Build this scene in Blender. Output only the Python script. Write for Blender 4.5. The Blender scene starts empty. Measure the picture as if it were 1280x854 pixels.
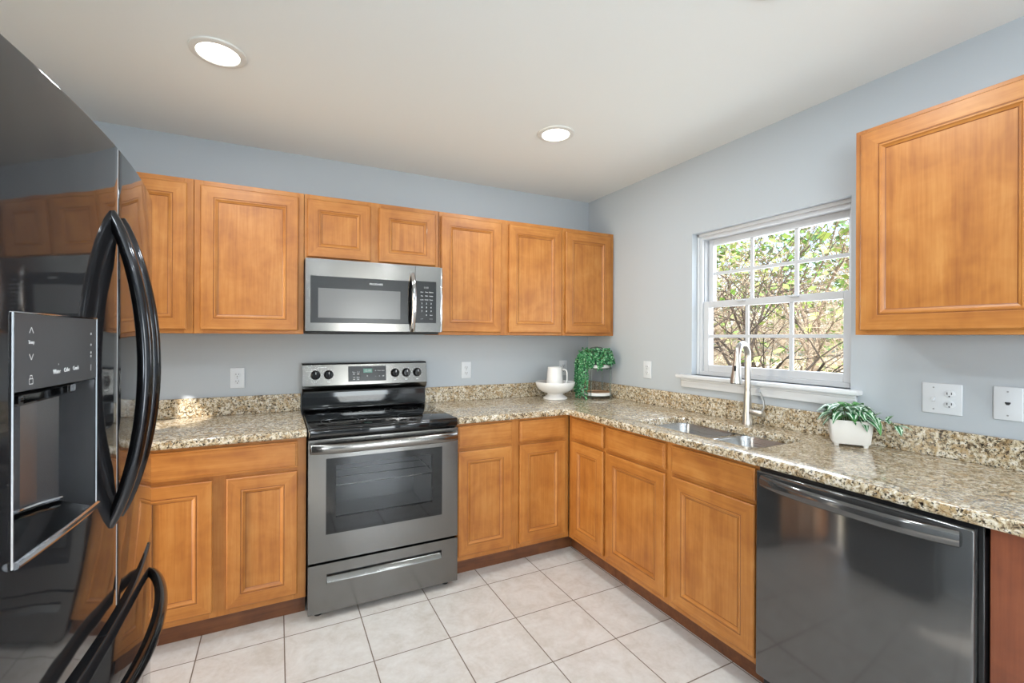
import bpy, bmesh, math, random
from math import pi, sin, cos, radians, sqrt
from mathutils import Vector, Matrix
C = bpy.context.scene.collection
scn = bpy.context.scene

# ------------------------------------------------------------------ camera, world, light
cam_d = bpy.data.cameras.new('camera'); cam = bpy.data.objects.new('camera', cam_d); C.objects.link(cam)
CAMX, CAMY, CAMZ, YAW, FPX, HY, PX, ROLL = -2.2602, -2.974, 1.3571, 0.4566, 564.94, 421.99, 624.65, 0.0039
cam.location = (CAMX, CAMY, CAMZ)
cam.rotation_euler = (Matrix.Rotation(-YAW, 3, 'Z') @ Matrix.Rotation(pi/2, 3, 'X') @ Matrix.Rotation(ROLL, 3, 'Z')).to_euler()
cam_d.sensor_fit = 'HORIZONTAL'; cam_d.sensor_width = 36
cam_d.lens = FPX/1280*36
cam_d.shift_x = (640-PX)/1280
cam_d.shift_y = (HY-427)/1280
cam_d.clip_start = 0.02; cam_d.clip_end = 200
scn.camera = cam
vs = scn.view_settings
vs.view_transform = 'Standard'; vs.look = 'None'; vs.gamma = 1; vs.use_curve_mapping = False
vs.exposure = -0.16

world = bpy.data.worlds.new('world'); scn.world = world; world.use_nodes = True
wn = world.node_tree; bg = wn.nodes['Background']
sky = wn.nodes.new('ShaderNodeTexSky'); sky.sky_type = 'NISHITA'; sky.sun_disc = False
sky.sun_elevation = radians(42); sky.sun_rotation = radians(200); sky.air_density = 1.0; sky.dust_density = 2.5
wn.links.new(sky.outputs[0], bg.inputs[0]); bg.inputs[1].default_value = 0.8

def lamp(name, kind, loc, energy, color=(1, 1, 1), rot=(0, 0, 0), size=None, size_y=None, shape=None, parent=None, spread=None):
    d = bpy.data.lights.new(name, kind); d.energy = energy; d.color = color
    if size is not None:
        if kind == 'AREA':
            d.size = size
            if shape: d.shape = shape
            if size_y: d.shape = 'RECTANGLE'; d.size_y = size_y
            if spread: d.spread = spread
        elif kind == 'SUN': d.angle = size
        else: d.shadow_soft_size = size
    o = bpy.data.objects.new(name, d); C.objects.link(o); o.location = loc; o.rotation_euler = rot
    if parent: o.parent = parent
    return o
sun = lamp('sun', 'SUN', (0, -4, 8), 11.0, (1, .96, .9), size=radians(1.0))
sun.rotation_euler = Vector((0.50, 0.55, -0.62)).to_track_quat('-Z', 'Y').to_euler()
# area lamps for daylight: three added at invented openings, one at the kitchen window
def aimed_area_light(name, loc, aim, energy, color, sx, sy, spread=None):
    o = lamp(name, 'AREA', loc, energy, color, size=sx, size_y=sy, spread=spread)
    o.rotation_euler = Vector(aim).to_track_quat('-Z', 'Y').to_euler(); return o
aimed_area_light('added_rear_fill', (-0.72, -6.72, 1.08), (-.15, 1, .45), 75, (.81, .92, 1), 1.0, 2.0)  # added lamp, tilted up to brighten the ceiling
aimed_area_light('added_side_fill', (-3.62, -4.6, 1.45), (.8, .45, 1.05), 165, (.81, .92, 1), 1.7, 1.25)  # added at an unseen window, aimed up for bounce off the ceiling
aimed_area_light('added_warm_fill', (-3.60, -0.95, 1.1), (1, .20, -.02), 13, (1, .84, .62), .36, 1.9, radians(75))  # added warm lamp behind the made-up opening, for glow on the left splash
aimed_area_light('daylight_kitchen_window', (0.30, -1.45, 1.6), (-1, 0, -.1), 14, (.88, .94, 1), .8, .8)
CEIL_W = 9.0

# ------------------------------------------------------------------ materials
def lin(h):
    h = h.lstrip('#'); r = []
    for i in (0, 2, 4):
        c = int(h[i:i+2], 16)/255
        r.append(c/12.92 if c <= .04045 else ((c+.055)/1.055)**2.4)
    return (*r, 1)
def mat(name, color, rough=.5, metal=0.0, coat=0.0, spec=.5, emit=None, es=0):
    m = bpy.data.materials.new(name); m.use_nodes = True
    b = m.node_tree.nodes['Principled BSDF']
    b.inputs['Base Color'].default_value = lin(color) if isinstance(color, str) else (*color[:3], 1)
    b.inputs['Roughness'].default_value = rough; b.inputs['Metallic'].default_value = metal
    b.inputs['Coat Weight'].default_value = coat; b.inputs['Coat Roughness'].default_value = .05
    b.inputs['Specular IOR Level'].default_value = spec
    if emit:
        b.inputs['Emission Color'].default_value = lin(emit); b.inputs['Emission Strength'].default_value = es
    return m
class NT:
    def __init__(s, m): s.m = m; s.t = m.node_tree; s.b = s.t.nodes['Principled BSDF']
    def n(s, typ, **kw):
        n = s.t.nodes.new(typ)
        for k, v in kw.items(): setattr(n, k, v)
        return n
    def l(s, a, b): s.t.links.new(a, b)
    def pos(s, scale=(1, 1, 1), loc=(0, 0, 0)):
        g = s.n('ShaderNodeNewGeometry'); m = s.n('ShaderNodeMapping')
        m.inputs['Scale'].default_value = scale; m.inputs['Location'].default_value = loc
        s.l(g.outputs['Position'], m.inputs['Vector']); return m.outputs[0]
    def noise(s, vec, scale, detail=3, rough=.55, dist=0):
        n = s.n('ShaderNodeTexNoise'); n.inputs['Scale'].default_value = scale; n.inputs['Detail'].default_value = detail
        n.inputs['Roughness'].default_value = rough; n.inputs['Distortion'].default_value = dist
        s.l(vec, n.inputs['Vector']); return n.outputs['Fac']
    def ramp(s, fac, stops, interp='LINEAR'):
        r = s.n('ShaderNodeValToRGB'); r.color_ramp.interpolation = interp
        e = r.color_ramp.elements
        while len(e) < len(stops): e.new(.5)
        for i, (p, c) in enumerate(stops):
            e[i].position = p; e[i].color = lin(c) if isinstance(c, str) else (c, c, c, 1)
        s.l(fac, r.inputs[0]); return r.outputs[0]
    def mix(s, f, a, b, mode='MIX'):
        n = s.n('ShaderNodeMix', data_type='RGBA', blend_type=mode)
        for i, v in ((0, f), (6, a), (7, b)):
            if isinstance(v, (int, float)): n.inputs[i].default_value = v
            elif isinstance(v, str): n.inputs[i].default_value = lin(v)
            else: s.l(v, n.inputs[i])
        return n.outputs[2]
    def math(s, op, a, b=None):
        n = s.n('ShaderNodeMath', operation=op)
        for i, v in enumerate((a, b)):
            if v is None: continue
            if isinstance(v, (int, float)): n.inputs[i].default_value = v
            else: s.l(v, n.inputs[i])
        return n.outputs[0]
    def bump(s, h, strength, dist=.01):
        n = s.n('ShaderNodeBump'); n.inputs['Strength'].default_value = strength; n.inputs['Distance'].default_value = dist
        s.l(h, n.inputs['Height']); s.l(n.outputs[0], s.b.inputs['Normal'])
    def col(s, c): s.l(c, s.b.inputs['Base Color'])

def wood(name, axis, dark='#94571f', mid='#aa6b2b', light='#b97d3c', rough=.46):
    m = mat(name, mid, rough, coat=.12)
    m.node_tree.nodes['Principled BSDF'].inputs['Coat Roughness'].default_value = .3; t = NT(m)
    sc = [26, 26, 26]; sc[axis] = 1.6
    f1 = t.noise(t.pos(tuple(sc)), 1.0, 4, .6, .6)
    f2 = t.noise(t.pos((1, 1, 1)), 7, 3, .6, .4)
    sc2 = [120, 120, 120]; sc2[axis] = 5
    f3 = t.noise(t.pos(tuple(sc2)), 1.0, 2, .6)
    f = t.math('ADD', t.math('MULTIPLY', f1, .40), t.math('ADD', t.math('MULTIPLY', f2, .42), t.math('MULTIPLY', f3, .18)))
    t.col(t.ramp(f, [(.37, dark), (.50, mid), (.63, light)]))
    t.bump(f1, .03, .002)
    return m
W = [wood('maple_grain_x', 0), wood('maple_grain_y', 1), wood('maple_grain_z', 2)]
M = {}
M['wood_edge'] = mat('maple_glaze_and_shade', '#80481f', .4, coat=.15)  # moulding lines: dark glaze, with crease shade painted in
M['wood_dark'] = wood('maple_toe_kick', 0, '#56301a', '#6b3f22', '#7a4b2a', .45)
M['wood_shaded'] = wood('maple_end_panel_shaded', 2, '#6d3822', '#7d4329', '#884d30', .42)  # end panel's shade painted in as a darker, redder wood tone
M['shadow_gap'] = mat('cabinet_inside', '#5a3a24', .7)

m = mat('wall_paint', '#adb3b8', .62); t = NT(m); t.bump(t.noise(t.pos(), 220, 2), .06, .002); M['wall'] = m
m = mat('ceiling_paint', '#e3e5e3', .9); t = NT(m); t.bump(t.noise(t.pos(), 160, 2), .08, .002); M['ceiling'] = m
M['white_trim'] = mat('white_trim_paint', '#d0d2d4', .35)
M['vinyl'] = mat('white_vinyl', '#c0c2c5', .4)
M['track'] = mat('sash_track', '#8d9196', .6)

# floor tile 33.6 x 33 cm, joints placed as surveyed
m = mat('ceramic_floor_tile', '#d9d3ca', .28); t = NT(m)
g = t.n('ShaderNodeNewGeometry'); sp = t.n('ShaderNodeSeparateXYZ'); t.l(g.outputs['Position'], sp.inputs[0])
def joint(o, off, pitch):
    f = t.math('FRACT', t.math('DIVIDE', t.math('ADD', o, off), pitch))
    d = t.math('MULTIPLY', t.math('ABSOLUTE', t.math('SUBTRACT', f, .5)), pitch)     # .5*pitch at a joint
    return d
dx = joint(sp.outputs[0], .549+.336*40, .336); dy = joint(sp.outputs[1], .388+.3295*40, .3295)
gx = t.math('GREATER_THAN', dx, .168-.0024); gy = t.math('GREATER_THAN', dy, .16475-.0024)
gr = t.math('MAXIMUM', gx, gy)
cell = t.n('ShaderNodeCombineXYZ')
t.l(t.math('FLOOR', t.math('DIVIDE', t.math('ADD', sp.outputs[0], .549+.336*40), .336)), cell.inputs[0])
t.l(t.math('FLOOR', t.math('DIVIDE', t.math('ADD', sp.outputs[1], .388+.3295*40), .3295)), cell.inputs[1])
wn_ = t.n('ShaderNodeTexWhiteNoise'); t.l(cell.outputs[0], wn_.inputs[0])
off = t.n('ShaderNodeVectorMath', operation='MULTIPLY_ADD'); t.l(wn_.outputs['Color'], off.inputs[0]); off.inputs[1].default_value = (9, 9, 9); t.l(g.outputs['Position'], off.inputs[2])
f = t.noise(off.outputs[0], 9, 6, .65, .8)
f2 = t.noise(off.outputs[0], 55, 3, .6)
base = t.ramp(t.math('ADD', t.math('MULTIPLY', f, .75), t.math('MULTIPLY', f2, .25)), [(.33, '#c2bbb2'), (.5, '#cec9c3'), (.66, '#d6d3ce')])
t.col(t.mix(gr, base, '#6f6155'))
t.l(t.math('ADD', t.math('MULTIPLY', gr, .5), .27), t.b.inputs['Roughness'])
t.bump(t.math('SUBTRACT', 1.0, gr), .4, .002); M['tile'] = m

# granite: gold, cream, brown and black flecks
m = mat('granite', '#b7a588', .19, spec=.7, coat=.4); t = NT(m)
p = t.pos()
n1 = t.noise(p, 55, 5, .68, .9); n2 = t.noise(t.pos((1, 1, 1), (3, 7, 1)), 120, 4, .7, .6); n3 = t.noise(t.pos((1, 1, 1), (5, 1, 9)), 26, 3, .6, 1.2)
c0 = t.ramp(n1, [(.34, '#43372c'), (.42, '#8c795f'), (.49, '#c1b294'), (.57, '#d6ccb9'), (.72, '#e5e0d7')])
c1 = t.mix(t.ramp(n3, [(.50, 0.0), (.62, .75)]), c0, '#a98c61')
c2 = t.mix(t.ramp(n2, [(.40, 1.0), (.47, 0.0)]), c1, '#261f1a')
n4 = t.noise(t.pos((1, 1, 1), (15, 4, 2)), 90, 3, .6, .4)
c3 = t.mix(t.ramp(n4, [(.62, 0.0), (.68, .8)]), c2, '#6b4a30')
t.col(c3); M['granite'] = m

def brushed(name, c, rough, axis, amt=.05, aniso=.6):
    m = mat(name, c, rough, 1.0); t = NT(m)
    sc = [420, 420, 420]; sc[axis] = 3
    f = t.noise(t.pos(tuple(sc)), 1, 2, .6)
    t.l(t.math('ADD', t.math('MULTIPLY', f, amt), rough-amt/2), t.b.inputs['Roughness'])
    tg = t.n('ShaderNodeTangent', direction_type='RADIAL', axis='Z'); t.l(tg.outputs[0], t.b.inputs['Tangent'])
    t.b.inputs['Anisotropic'].default_value = aniso; t.b.inputs['Anisotropic Rotation'].default_value = .25
    return m
M['steel'] = brushed('stainless_steel', '#878480', .20, 0)
M['steel_dark'] = brushed('smudge_proof_stainless', '#7a7875', .19, 0)
M['steel_sink'] = brushed('sink_steel', '#b9babb', .28, 1)
M['nickel'] = mat('brushed_nickel', '#c4c1bc', .3, 1.0)
M['chrome'] = mat('polished_metal', '#c6c6c8', .10, 1.0)
M['black_steel'] = mat('black_stainless', '#242426', .05, 0.0, coat=.1, spec=.38)
t = NT(M['black_steel']); t.bump(t.noise(t.pos(), 7, 1), .10, .01)
M['black_handle'] = mat('black_handle_metal', '#29292c', .16, .9, coat=.6)
M['black_steel_dw'] = brushed('graphite_stainless', '#6a6968', .10, 2, .02, .4); M['black_steel_dw'].node_tree.nodes['Principled BSDF'].inputs['Metallic'].default_value = .8
M['black_gloss'] = mat('black_glass', '#0b0b0c', .05, 0, spec=.6)
M['black_panel'] = mat('black_control_panel', '#1c1d1f', .22)
M['black_satin'] = mat('black_enamel', '#121213', .3)
M['black_plastic'] = mat('black_plastic', '#161616', .45)
M['edge'] = mat('door_edge_trim', '#c3c5c7', .35)
M['ctrl_grey'] = mat('dispenser_panel_grey', '#4a4b4d', .3)
M['disp_metal'] = mat('dispenser_cavity', '#77787b', .26, .8)
M['mark'] = mat('printed_marking', '#d5d7d8', .5)
M['mark_dim'] = mat('printed_marking_dim', '#8e9092', .5)
M['ring'] = mat('burner_marking', '#5a5b5d', .3)
M['oven_in'] = mat('oven_enamel', '#c0c1c3', .4)
M['mw_screen'] = mat('microwave_window', '#6a6b6c', .18)
M['lcd'] = mat('clock_display', '#20302c', .3, emit='#6fb7a2', es=.5)
M['white_plastic'] = mat('white_plate_plastic', '#ccd0d4', .35)
M['slot'] = mat('socket_slot', '#2b2b2d', .5)
M['ceramic'] = mat('white_ceramic', '#dad8d5', .25)
M['pot'] = mat('white_pot', '#d6d2cc', .55)
M['tray_wood'] = mat('tray_wood', '#b58a63', .5)
M['galv'] = mat('wire_metal', '#5f6d66', .4, .6)
M['pearl_a'] = mat('succulent_bead', '#3f8a55', .4)
M['pearl_b'] = mat('succulent_bead_light', '#86b98f', .4)
M['pearl_c'] = mat('succulent_bead_dark', '#1f5538', .45)
M['leaf_d'] = mat('striped_leaf_dark', '#2f6b3d', .4)
M['leaf_l'] = mat('striped_leaf_pale', '#cfe0cd', .4)
M['leaf_m'] = mat('leaf_mid', '#5f9a55', .45)
M['stem'] = mat('plant_stem', '#58743c', .6)
M['soil'] = mat('potting_soil', '#3b2c20', .9)
m = mat('diffuser', '#ffffff', .5, emit='#fffaf0', es=9); M['diff'] = m
M['light_trim'] = mat('light_trim', '#d6d5d0', .5)
def glass(name, tint=.95, ior=1.45, rough=0.0, tcol=None):
    m = bpy.data.materials.new(name); m.use_nodes = True; nt = m.node_tree; nt.nodes.clear()
    o = nt.nodes.new('ShaderNodeOutputMaterial'); tr = nt.nodes.new('ShaderNodeBsdfTransparent'); gl = nt.nodes.new('ShaderNodeBsdfGlossy')
    fr = nt.nodes.new('ShaderNodeFresnel'); mx = nt.nodes.new('ShaderNodeMixShader')
    tr.inputs[0].default_value = (*((tint,)*3 if tcol is None else tcol), 1); gl.inputs['Roughness'].default_value = rough; fr.inputs[0].default_value = ior
    geo = nt.nodes.new('ShaderNodeNewGeometry'); inv = nt.nodes.new('ShaderNodeMath'); inv.operation = 'SUBTRACT'; inv.inputs[0].default_value = 1
    mul = nt.nodes.new('ShaderNodeMath'); mul.operation = 'MULTIPLY'; nt.links.new(geo.outputs['Backfacing'], inv.inputs[1])   # a thin pane reflects at its outer face only
    nt.links.new(fr.outputs[0], mul.inputs[0]); nt.links.new(inv.outputs[0], mul.inputs[1]); nt.links.new(mul.outputs[0], mx.inputs[0]); nt.links.new(tr.outputs[0], mx.inputs[1]); nt.links.new(gl.outputs[0], mx.inputs[2]); nt.links.new(mx.outputs[0], o.inputs[0])
    return m
M['glass'] = glass('window_glass', .97)
M['oven_glass'] = glass('oven_door_glass', .80, 1.5)
M['bark'] = mat('bark', '#6d5f50', .85)
M['bark_pale'] = mat('pale_bark', '#9a8d7a', .85)
M['bark_dark'] = mat('dark_bark', '#3f372e', .9)
M['leaf1'] = mat('tree_leaf', '#6f9a3e', .5); M['leaf2'] = mat('tree_leaf_light', '#a3bd62', .5); M['leaf3'] = mat('tree_leaf_dark', '#4d7440', .55)
m = mat('leaf_litter', '#a89a76', .95); t = NT(m); t.col(t.ramp(t.noise(t.pos(), 3, 5, .7), [(.35, '#7f8a50'), (.5, '#b5a684'), (.65, '#d6c8a6')])); M['litter'] = m
m = mat('house_siding', '#c9c6bd', .8); M['siding'] = m

# ------------------------------------------------------------------ mesh building
class MB:
    """Collects shapes in a wall frame (x right, y into the wall, z up)."""
    def __init__(s): s.bm = bmesh.new(); s.mats = []
    def mi(s, m):
        if m not in s.mats: s.mats.append(m)
        return s.mats.index(m)
    def box(s, x0, x1, y0, y1, z0, z1, m, bev=.0015, seg=1):
        x0, x1 = min(x0, x1), max(x0, x1); y0, y1 = min(y0, y1), max(y0, y1); z0, z1 = min(z0, z1), max(z0, z1)
        i = s.mi(m)
        v = [s.bm.verts.new(p) for p in ((x0,y0,z0),(x1,y0,z0),(x1,y1,z0),(x0,y1,z0),(x0,y0,z1),(x1,y0,z1),(x1,y1,z1),(x0,y1,z1))]
        fs = [s.bm.faces.new([v[k] for k in q]) for q in ((0,3,2,1),(4,5,6,7),(0,1,5,4),(1,2,6,5),(2,3,7,6),(3,0,4,7))]
        for f in fs: f.material_index = i
        b = min(bev, .45*min(x1-x0, y1-y0, z1-z0))
        if b > 0:
            es = list({e for f in fs for e in f.edges})
            r = bmesh.ops.bevel(s.bm, geom=es, offset=b, segments=seg, affect='EDGES', profile=.5)
            for f in r['faces']: f.material_index = i
        return s
    def poly(s, pts, m):
        f = s.bm.faces.new([s.bm.verts.new(p) for p in pts]); f.material_index = s.mi(m); return f
    def prism(s, pts, d, m, bev=0, seg=1):
        """pts: closed loop of 3D points, d: extrusion vector."""
        i = s.mi(m); d = Vector(d)
        a = [s.bm.verts.new(p) for p in pts]; b = [s.bm.verts.new(Vector(p)+d) for p in pts]
        n = len(a); fs = [s.bm.faces.new(a[::-1]), s.bm.faces.new(b)]
        for k in range(n): fs.append(s.bm.faces.new([a[k], a[(k+1) % n], b[(k+1) % n], b[k]]))
        for f in fs: f.material_index = i
        bmesh.ops.recalc_face_normals(s.bm, faces=fs)
        if bev:
            es = list({e for f in fs[:2] for e in f.edges})
            r = bmesh.ops.bevel(s.bm, geom=es, offset=bev, segments=seg, affect='EDGES', profile=.5)
            for f in r['faces']: f.material_index = i
        return s
    def lathe(s, prof, m, c=(0, 0, 0), axis='z', n=32, close=False, sx=1, sy=1):
        i = s.mi(m); rings = []
        def P(r, h, a):
            u, v = r*cos(a)*sx, r*sin(a)*sy
            if axis == 'z': p = (u, v, h)
            elif axis == 'y': p = (u, h, v)
            else: p = (h, u, v)
            return Vector(p)+Vector(c)
        for r, h in prof:
            if r < 1e-6: rings.append([s.bm.verts.new(P(0, h, 0))])
            else: rings.append([s.bm.verts.new(P(r, h, 2*pi*k/n)) for k in range(n)])
        fs = []
        for A, B in zip(rings, rings[1:]):
            for k in range(n):
                k2 = (k+1) % n
                if len(A) == 1 and len(B) == 1: continue
                if len(A) == 1: q = [A[0], B[k2], B[k]]
                elif len(B) == 1: q = [A[k], A[k2], B[0]]
                else: q = [A[k], A[k2], B[k2], B[k]]
                fs.append(s.bm.faces.new(q))
        for f in fs: f.material_index = i
        bmesh.ops.recalc_face_normals(s.bm, faces=fs)
        return s
    def tube(s, pts, r, m, n=8, flat=1.0, up=None, caps=True):
        """r: number or list; flat: second radius factor."""
        i = s.mi(m); pts = [Vector(p) for p in pts]; N = len(pts)
        rs = r if isinstance(r, (list, tuple)) else [r]*N
        rings = []; u = Vector(up) if up else None
        for k in range(N):
            t = (pts[min(k+1, N-1)]-pts[max(k-1, 0)])
            t = t.normalized() if t.length > 1e-9 else Vector((0, 0, 1))
            if u is None: u = Vector((1, 0, 0)) if abs(t.x) < .8 else Vector((0, 1, 0))
            a = (u-t*u.dot(t)); a = a.normalized() if a.length > 1e-6 else t.orthogonal().normalized()
            if not up: u = a
            b = t.cross(a)
            rings.append([s.bm.verts.new(pts[k]+a*rs[k]*cos(2*pi*j/n)+b*rs[k]*flat*sin(2*pi*j/n)) for j in range(n)])
        for A, B in zip(rings, rings[1:]):
            for j in range(n): s.bm.faces.new([A[j], A[(j+1) % n], B[(j+1) % n], B[j]]).material_index = i
        if caps:
            s.bm.faces.new(rings[0][::-1]).material_index = i; s.bm.faces.new(rings[-1]).material_index = i
        return s
    def sphere(s, c, r, m, u=6, v=4):
        i = s.mi(m); c = Vector(c); N = s.bm.verts.new
        top = N(c+Vector((0, 0, r))); bot = N(c-Vector((0, 0, r)))
        rg_ = [[N(c+Vector((r*sin(pi*k/v)*cos(2*pi*j/u), r*sin(pi*k/v)*sin(2*pi*j/u), r*cos(pi*k/v)))) for j in range(u)] for k in range(1, v)]
        for j in range(u):
            j2 = (j+1) % u
            s.bm.faces.new((top, rg_[0][j], rg_[0][j2])).material_index = i; s.bm.faces.new((bot, rg_[-1][j2], rg_[-1][j])).material_index = i
            for A, B in zip(rg_, rg_[1:]): s.bm.faces.new((A[j], B[j], B[j2], A[j2])).material_index = i
        return s
    def text(s, body, m, x, y, z, size, ext=.0004, rot=None):
        """flat lettering in the x-z plane of the wall frame, centred at (x, z), front at y."""
        cu = bpy.data.curves.new('lettering', 'FONT'); cu.body = body; cu.size = size; cu.extrude = ext
        cu.align_x = 'CENTER'; cu.align_y = 'CENTER'; cu.resolution_u = 2
        ob = bpy.data.objects.new('lettering', cu); C.objects.link(ob)
        bpy.context.view_layer.update()
        me = bpy.data.meshes.new_from_object(ob.evaluated_get(bpy.context.evaluated_depsgraph_get()))
        X = Matrix.Translation((x, y, z)) @ Matrix.Rotation(pi/2, 4, 'X')
        if rot: X = X @ Matrix.Rotation(rot, 4, 'Z')
        i = s.mi(m); vv = [s.bm.verts.new(X @ v.co) for v in me.vertices]
        for p in me.polygons:
            try: s.bm.faces.new([vv[k] for k in p.vertices]).material_index = i
            except ValueError: pass
        bpy.data.objects.remove(ob); bpy.data.curves.remove(cu); bpy.data.meshes.remove(me)
        return s
    def build(s, name, parent=None, label=None, angle=38):
        off = ORG.get(parent.name, Vector((0, 0, 0))) if parent else Vector((0, 0, 0))
        for v in s.bm.verts: v.co -= off
        me = bpy.data.meshes.new(name); s.bm.to_mesh(me); s.bm.free()
        for m in s.mats: me.materials.append(m)
        me.polygons.foreach_set('use_smooth', [True]*len(me.polygons)); me.set_sharp_from_angle(angle=radians(angle))
        o = bpy.data.objects.new(name, me); C.objects.link(o)
        if parent: o.parent = parent; ORG[o.name] = off
        if label: o['label'] = label
        return o
ORG = {}; ROT = {}
BACK, RIGHT, LEFT = 0.0, -pi/2, pi/2      # the wall a frame looks at
def thing(name, label, cat, loc=(0, 0, 0), rot=0.0, group=None):
    """an Empty at the thing's base; loc is given in the wall frame"""
    o = bpy.data.objects.new(name, None); C.objects.link(o); o.empty_display_size = .05
    o.location = Matrix.Rotation(rot, 3, 'Z') @ Vector(loc); o.rotation_euler = (0, 0, rot)
    o['label'] = label; o['category'] = cat
    if group: o['group'] = group
    ORG[o.name] = Vector(loc); ROT[o.name] = rot
    return o
def tag(o, label, cat, group=None):
    o['label'] = label; o['category'] = cat
    if group: o['group'] = group
    return o
def struct(name, mb):
    o = mb.build(name); o['kind'] = 'structure'; return o
def one(name, mb, label, cat, base, group=None):
    """a thing that is a single mesh with its origin at its base"""
    off = Vector(base)
    for v in mb.bm.verts: v.co -= off
    o = mb.build(name); o.location = off; return tag(o, label, cat, group)

# ------------------------------------------------------------------ the room
H = 2.452; XL = -3.40; YR = -6.6
mb = MB(); mb.box(XL-.14, .16, YR-.14, .14, -.12, 0, M['tile'], 0); struct('floor', mb)
mb = MB(); mb.box(XL-.14, .16, YR-.14, .14, H, H+.2, M['ceiling'], 0); struct('ceiling', mb)
mb = MB(); mb.box(XL-.14, .16, 0, .14, 0, H, M['wall'], 0); struct('wall_back', mb)
WY0, WY1, WZ0, WZ1 = -1.872, -1.022, 1.135, 1.990       # window opening in the right wall
mb = MB()
for a in ((YR, WY0, 0, H), (WY1, 0, 0, H), (WY0, WY1, 0, WZ0), (WY0, WY1, WZ1, H)):
    mb.box(0, .16, a[0], a[1], a[2], a[3], M['wall'], 0)
struct('wall_right', mb)
mb = MB()     # left wall: openings added beside the fridge and behind the camera, for daylight
for a in ((YR, -5.5, 0, H), (-5.5, -3.7, 0, .8), (-5.5, -3.7, 2.1, H), (-3.7, -1.18, 0, H), (-1.18, -.72, 2.1, H), (-.72, 0, 0, H)):
    mb.box(XL-.14, XL, a[0], a[1], a[2], a[3], M['wall'], 0)
struct('wall_left', mb)
mb = MB()     # rear wall with an added opening for the glazed door
for a in ((XL, -1.28, 0, H), (-1.28, -.16, 2.12, H), (-.16, 0, 0, H)):
    mb.box(a[0], a[1], YR-.14, YR, a[2], a[3], M['wall'], 0)
struct('wall_rear', mb)
mb = MB()
for a in ((-1.28, -1.21, 0, 2.12), (-.23, -.16, 0, 2.12), (-1.21, -.23, 2.05, 2.12), (-1.21, -.23, 0, .05)):
    mb.box(a[0], a[1], YR-.10, YR-.02, a[2], a[3], M['white_trim'])
mb.box(-1.21, -.23, YR-.065, YR-.06, .05, 2.05, M['glass'], 0); struct('added_rear_door', mb)  # glazed door added out of view, to give daylight and reflections
mb = MB()
for a in ((-5.5, -5.43, .8, 2.1), (-3.77, -3.7, .8, 2.1), (-5.43, -3.77, .8, .87), (-5.43, -3.77, 2.03, 2.1)):
    mb.box(XL-.10, XL-.02, a[0], a[1], a[2], a[3], M['white_trim'])
mb.box(XL-.065, XL-.06, -5.43, -3.77, .87, 2.03, M['glass'], 0); struct('added_side_window', mb)  # unseen window added behind the camera as a source of side light
mb = MB()
mb.box(XL-.10, XL-.02, -1.18, -1.13, 0, 2.1, M['white_trim']); mb.box(XL-.10, XL-.02, -.77, -.72, 0, 2.1, M['white_trim']); mb.box(XL-.10, XL-.02, -1.13, -.77, 2.04, 2.1, M['white_trim'])
mb.box(XL-.065, XL-.06, -1.13, -.77, 0.02, 2.04, M['glass'], 0); struct('added_side_door', mb)  # narrow glazed opening added beside the fridge, for daylight and reflections
mb = MB(); mb.box(XL, XL+.012, -3.7, -2.2, 0, .09, M['white_trim']); struct('baseboard_left', mb)
mb = MB(); mb.box(-.012, 0, YR, -3.02, 0, .09, M['white_trim']); struct('baseboard_right', mb)

# window: double hung, two sashes of three by two panes
def window():
    root = bpy.data.objects.new('window_1', None); C.objects.link(root); root['kind'] = 'structure'
    root.location = (.08, (WY0+WY1)/2, WZ0); ORG['window_1'] = Vector(root.location)
    v = M['vinyl']; mb = MB()
    y0, y1 = WY0, WY1
    mb.box(.055, .155, y0, y0+.030, WZ0, WZ1, v); mb.box(.055, .155, y1-.030, y1, WZ0, WZ1, v)
    mb.box(.055, .155, y0+.03, y1-.03, WZ1-.035, WZ1, v); mb.box(.055, .155, y0+.03, y1-.03, WZ0, WZ0+.022, v)
    mb.box(.045, .058, y0, y1, WZ1-.018, WZ1, M['white_trim']); mb.box(.07, .074, y1-.034, y1-.030, 1.58, WZ1-.04, M['track'])
    mb.box(.045, .055, y1-.012, y1, WZ0, WZ1, M['white_trim'])
    mb.build('window_frame', root)
    def sash(name, xa, xb, ya, yb, za, zb, fr, top, bot):
        s = MB(); s.box(xa, xb, ya, ya+fr, za, zb, v); s.box(xa, xb, yb-fr, yb, za, zb, v)
        s.box(xa, xb, ya+fr, yb-fr, zb-top, zb, v); s.box(xa, xb, ya+fr, yb-fr, za, za+bot, v)
        o = s.build(name, root)
        g0, g1, h0, h1 = ya+fr, yb-fr, za+bot, zb-top
        s = MB(); xm = (xa+xb)/2
        for k in (1, 2): s.box(xm-.007, xm+.007, g0+(g1-g0)*k/3-.009, g0+(g1-g0)*k/3+.009, h0, h1, v)
        s.box(xm-.0068, xm+.0068, g0, g1, (h0+h1)/2-.009, (h0+h1)/2+.009, v); s.build('muntin_grid', o)
        s = MB(); s.box(xm-.002, xm+.002, g0, g1, h0, h1, M['glass'], 0); s.build('glass_pane', o)
        return o
    sash('upper_sash', .108, .138, y0+.03, y1-.03, 1.545, WZ1-.035, .032, .036, .034)
    lo = sash('lower_sash', .068, .098, y0+.03, y1-.03, WZ0+.022, 1.578, .034, .036, .040)
    s = MB()
    for f in (.33, .67):
        yy = y0+(y1-y0)*f; s.box(.050, .068, yy-.022, yy+.022, 1.566, 1.574, v)
    s.build('sash_lock', lo)
window()
mb = MB(); mb.box(-.045, .055, -1.918, -.935, 1.113, 1.135, M['white_trim'], .006, 2); mb.box(-.016, 0, -1.90, -.955, 1.058, 1.113, M['white_trim'], .004, 2)
mb.box(-.022, 0, -1.90, -.955, 1.098, 1.113, M['white_trim'], .003); struct('trim_1', mb)

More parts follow.
